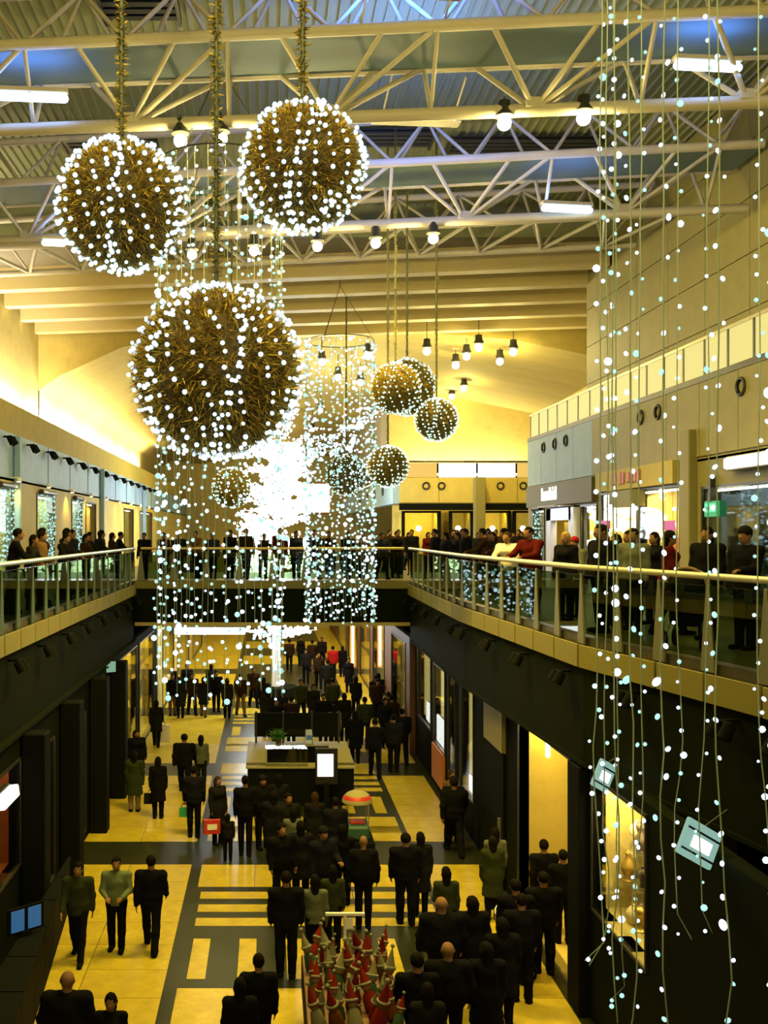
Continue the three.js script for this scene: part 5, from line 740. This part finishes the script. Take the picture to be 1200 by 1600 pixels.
// right of the stall
person('manStand', 'man in black with bent arms at the light slabs past the stall', headAt(634, 1302, 1.78), away, { h: 1.78, wide: 1.15 });
person('womanCoat', 'woman in black standing close behind the man at the light slabs', headAt(657, 1318, 1.68), away, { j: 'coal' });
person('manWalk', 'tall man in black with a pale lane of floor beside him near the lit windows', headAt(737, 1216, 1.8), away, { h: 1.8, wide: 1.15 });
person('womanCoat', 'dark woman pressed beside the tall man near the lit windows', headAt(712, 1222, 1.68), away, { wide: 1.15 });
person('womanShort', 'person with a bare shoulder in rust-brown near the lit windows', headAt(706, 1216, 1.7), 0.4, { j: 'tan', hair: 'brown' });
person('womanCoat', 'woman in a dark green coat walking behind the white pram hood', headAt(778, 1305, 1.68), away, { j: 'olive' });
const pram = headAt(806, 1312, 1.66); person('womanShort', 'woman in a grey top and red scarf standing at the white pram hood', pram, away, { j: 'grey' });
person('manStand', 'dark man before the beige shop, nearer the black pillar of a pair', headAt(880, 1328, 1.76, true), away, {});
person('manWalk', 'dark man before the beige shop, farther from the black pillar of a pair', headAt(850, 1316, 1.76, true), away, {});
person('womanShort', 'dark-haired woman in a patterned green top amid the black crowd', headAt(697, 1358, 1.62), away, { j: 'olive' });
person('manBulk', 'heavy man in black in the middle of the near crowd', headAt(690, 1400, 1.78), away, { wide: 1.25 });
const redLady = person('womanCoat', 'woman in black with a small red bag in the near crowd', headAt(738, 1408, 1.7), away, { wide: 1.2 }); bag(redLady.hand(0).add(V(0, 0.25, 0)), 'small dark red bag in the near black crowd', std([0.25, 0.01, 0.01], 0.6), { w: 0.18, h: 0.3 });
person('manStand', 'man in black standing right under the white pram hood', headAt(815, 1395, 1.78), away, { wide: 1.1 });
person('womanCoat', 'woman in black between the red bag and the white pram hood', headAt(785, 1432, 1.68), away, { wide: 1.15 });
const ph = person('manFront', 'dark man holding up a tiny glowing phone near the stall', headAt(652, 1492, 1.74), away, { wide: 1.15 });
person('manBulk', 'broad man in black at the bottom edge below the phone holder', headAt(700, 1498, 1.8), away, { wide: 1.2 });
person('womanCoat', 'woman in a long black coat at the bottom edge by the light floor lane', headAt(760, 1490, 1.7), away, { wide: 1.2 });
person('manStand', 'dark man at the bottom edge by the light floor lane', headAt(806, 1478, 1.76), away, { wide: 1.15 });
person('womanCoat', 'dark woman at the bottom edge next to the stall dolls', headAt(668, 1536, 1.66), away, { j: 'coal' });
person('manStand', 'dark man standing in front of the black pillar foot', headAt(856, 1405, 1.76), away, { wide: 1.15 });
{ const d = -pram[2] - 1.9, p = V(X(800, d), 0, -d), g = thing('pram', 'pram with a round whitish hood in the near crowd', 'pram', p.toArray()); const hood = part('hood', new THREE.SphereGeometry(0.34, 20, 10, 0, Math.PI * 2, 0, 1.7).scale(0.85, 0.9, 1).translate(0, 0.85, 0), cm('white'), g); part('basket', rbx(0.5, 0.3, 0.8, 0.1).translate(0, 0.62, 0.15), cm('coal'), g); for (const [x, z] of [[-0.25, -0.3], [0.25, -0.3], [-0.25, 0.5], [0.25, 0.5]]) part('wheel', new THREE.TorusGeometry(0.13, 0.025, 8, 18).rotateY(Math.PI / 2).translate(x, 0.155, z), M.black, g); part('chassis', merge([rodGeo(V(-0.22, 0.16, -0.3), V(0.1, 0.55, 0.5), 0.015), rodGeo(V(0.22, 0.16, -0.3), V(-0.1, 0.55, 0.5), 0.015), rodGeo(V(-0.25, 0.155, 0.5), V(0.25, 0.155, 0.5), 0.012), rodGeo(V(-0.25, 0.155, -0.3), V(0.25, 0.155, -0.3), 0.012)]), M.metal, g); part('handle', new THREE.TorusGeometry(0.22, 0.015, 6, 16, Math.PI).rotateX(-0.9).translate(0, 0.8, -0.35), M.metal, g); }
{ const p = ph.hand(0).lerp(ph.hand(1), 0.5), g = thing('phone', 'tiny phone with a blue-violet glowing screen in the near crowd', 'phone', p.add(V(0, 0.35, 0.45)).toArray(), 0.1); part('case', rbx(0.075, 0.14, 0.012, 0.005), M.black, g); part('screen', rbx(0.066, 0.12, 0.004, 0.002).translate(0, 0, 0.007), glow([0.45, 0.5, 1], 1.5), g); }
// --- upper floor, along the balustrades
const upAt = (x, d) => [x, UP, -d];
for (let i = 0; i < 17; i++) { const d = 15.5 + i * 1.12; person(['leaner', 'womanLean', 'manStand', 'womanCoat'][i % 4], i === 3 ? 'pale-collared woman leaning on the bluish handrail under the cove' : i === 6 ? 'person in a tan jacket leaning on the bluish handrail under the cove' : ORD[16 - i] + ' dark onlooker counted from the bridge behind the bluish handrail', upAt(-5.05 - rr(0, 0.35), d), Math.PI / 2 + rr(-0.6, 0.6), { j: i === 3 ? 'brown' : i === 6 ? 'tan' : ['black', 'coal', 'ink', 'brown'][i % 4], h: rr(1.6, 1.78), group: i === 3 || i === 6 ? undefined : 'onlookers behind the bluish handrail' }); }
for (let i = 0; i < 16; i++) person(['manStand', 'womanCoat', 'manWalk', 'leaner'][i % 4], i === 8 ? 'person in a wine-red top on the bridge by the middle of the rail' : ORD[i] + ' dark onlooker along the far bridge rail, counted from the cove side', upAt(-4.4 + i * 0.6, 35.0 + (i % 2) * 0.8 + rr(0, 0.3)), rr(-0.4, 0.4), { j: i === 8 ? 'wine' : ['black', 'coal', 'denim', 'brown', 'tan'][(i * 3) % 5], h: rr(1.6, 1.8), group: i === 8 ? undefined : 'onlookers along the bridge rail' });
for (let i = 0; i < 20; i++) { const d = rr(35, 46); person(['manStand', 'womanWalk', 'manWalk', 'womanCoat'][i % 4], 'dark shopper in the crowd before the far cross gallery shops', upAt(rr(4.9, 0.27 * d), d), rr(-1, 1), { j: ['black', 'coal', 'brown', 'wine'][i % 4], group: 'shoppers before the far cross gallery' }); }
for (let i = 0; i < 12; i++) { const d = rr(25, 33); person(['manStand', 'womanCoat', 'womanWalk', 'leaner'][i % 4], 'dark shopper between the tapered rail posts and the far gallery', upAt(rr(5.2, 6.6), d), -Math.PI / 2 + rr(-1, 1), { j: ['black', 'coal', 'ink', 'brown'][i % 4], group: 'shoppers behind the tapered rail posts' }); }
const rU = (px, d, type, label, o) => person(type, label, upAt(X(px, d), d), o.turn ?? -Math.PI / 2, o);
rU(795, 21.6, 'womanLean', 'woman in a white top leaning over the rail with tapered posts', { j: 'white', hair: 'brown', turn: -0.6, wide: 1.15, t: 'coal' });
rU(833, 20.6, 'leaner', 'man in a wine-red jacket at the rail beside the woman in white', { j: 'wine', turn: -1.0, wide: 1.15 });
rU(884, 18.6, 'womanCoat', 'blond woman in a dark coat before the white door frame', { j: 'black', hair: 'blond', turn: -0.8 });
rU(902, 19.2, 'manHat', 'child in a red hat held high beside the blond woman', { j: 'grey', hat: 'red', h: 1.55, turn: -0.9 });
rU(940, 16.4, 'manStand', 'big dark man in profile against the dazzling white window', { turn: -1.3, h: 1.78, wide: 1.2 });
rU(963, 17.6, 'womanShort', 'dark woman behind the big man in profile', { turn: -1.2, h: 1.62 });
rU(995, 16.6, 'manStand', 'man in a grey jacket standing below the pink sale signs', { j: 'grey', turn: -0.7, h: 1.72 });
rU(1022, 17.8, 'womanCoat', 'dark woman below the pink sale signs next to the grey jacket', { turn: -1.0, h: 1.66 });
rU(1046, 16.0, 'womanWalk', 'woman in wine-red pushing the dark pushchair by the rail', { j: 'wine', turn: 1.2, h: 1.68 });
rU(1105, 15.2, 'manStand', 'dark man under the green exit sign', { turn: -0.9, h: 1.74 });
rU(1130, 14.6, 'womanShort', 'person in a grey jacket seen through the big near light curtain', { j: 'grey', turn: -1.2, h: 1.68 });
rU(1165, 14.0, 'manHat', 'dark person in a cap farthest along the rail behind the light curtain', { turn: -1.1, h: 1.72 });
{ const d = 14.1, g = thing('pushchair', 'dark pushchair with a beige-edged hood at the rail behind the light curtain', 'pushchair', upAt(X(1076, d), d), -0.6); part('hood', new THREE.SphereGeometry(0.36, 20, 10, 0, Math.PI * 2, 0, 1.5).scale(0.8, 0.8, 1).translate(0, 0.85, 0), cm('black'), g); part('hood_edge', new THREE.TorusGeometry(0.33, 0.03, 8, 22, Math.PI).scale(0.86, 0.88, 1).translate(0, 0.86, 0.16), cm('beige'), g); part('seat', rbx(0.46, 0.55, 0.5, 0.1).translate(0, 0.6, 0), cm('coal'), g); for (const [x, z] of [[-0.25, -0.3], [0.25, -0.3], [-0.25, 0.35], [0.25, 0.35]]) { part('wheel', new THREE.TorusGeometry(0.11, 0.025, 8, 18).rotateY(Math.PI / 2).translate(x, 0.135, z), M.black, g); part('leg', rodGeo(V(x, 0.13, z), V(x * 0.8, 0.5, z * 0.3), 0.014), M.metal, g); } part('handle', new THREE.TorusGeometry(0.2, 0.014, 6, 16, Math.PI).translate(0, 0.9, -0.4), M.metal, g); }
renderer.render(scene, camera);
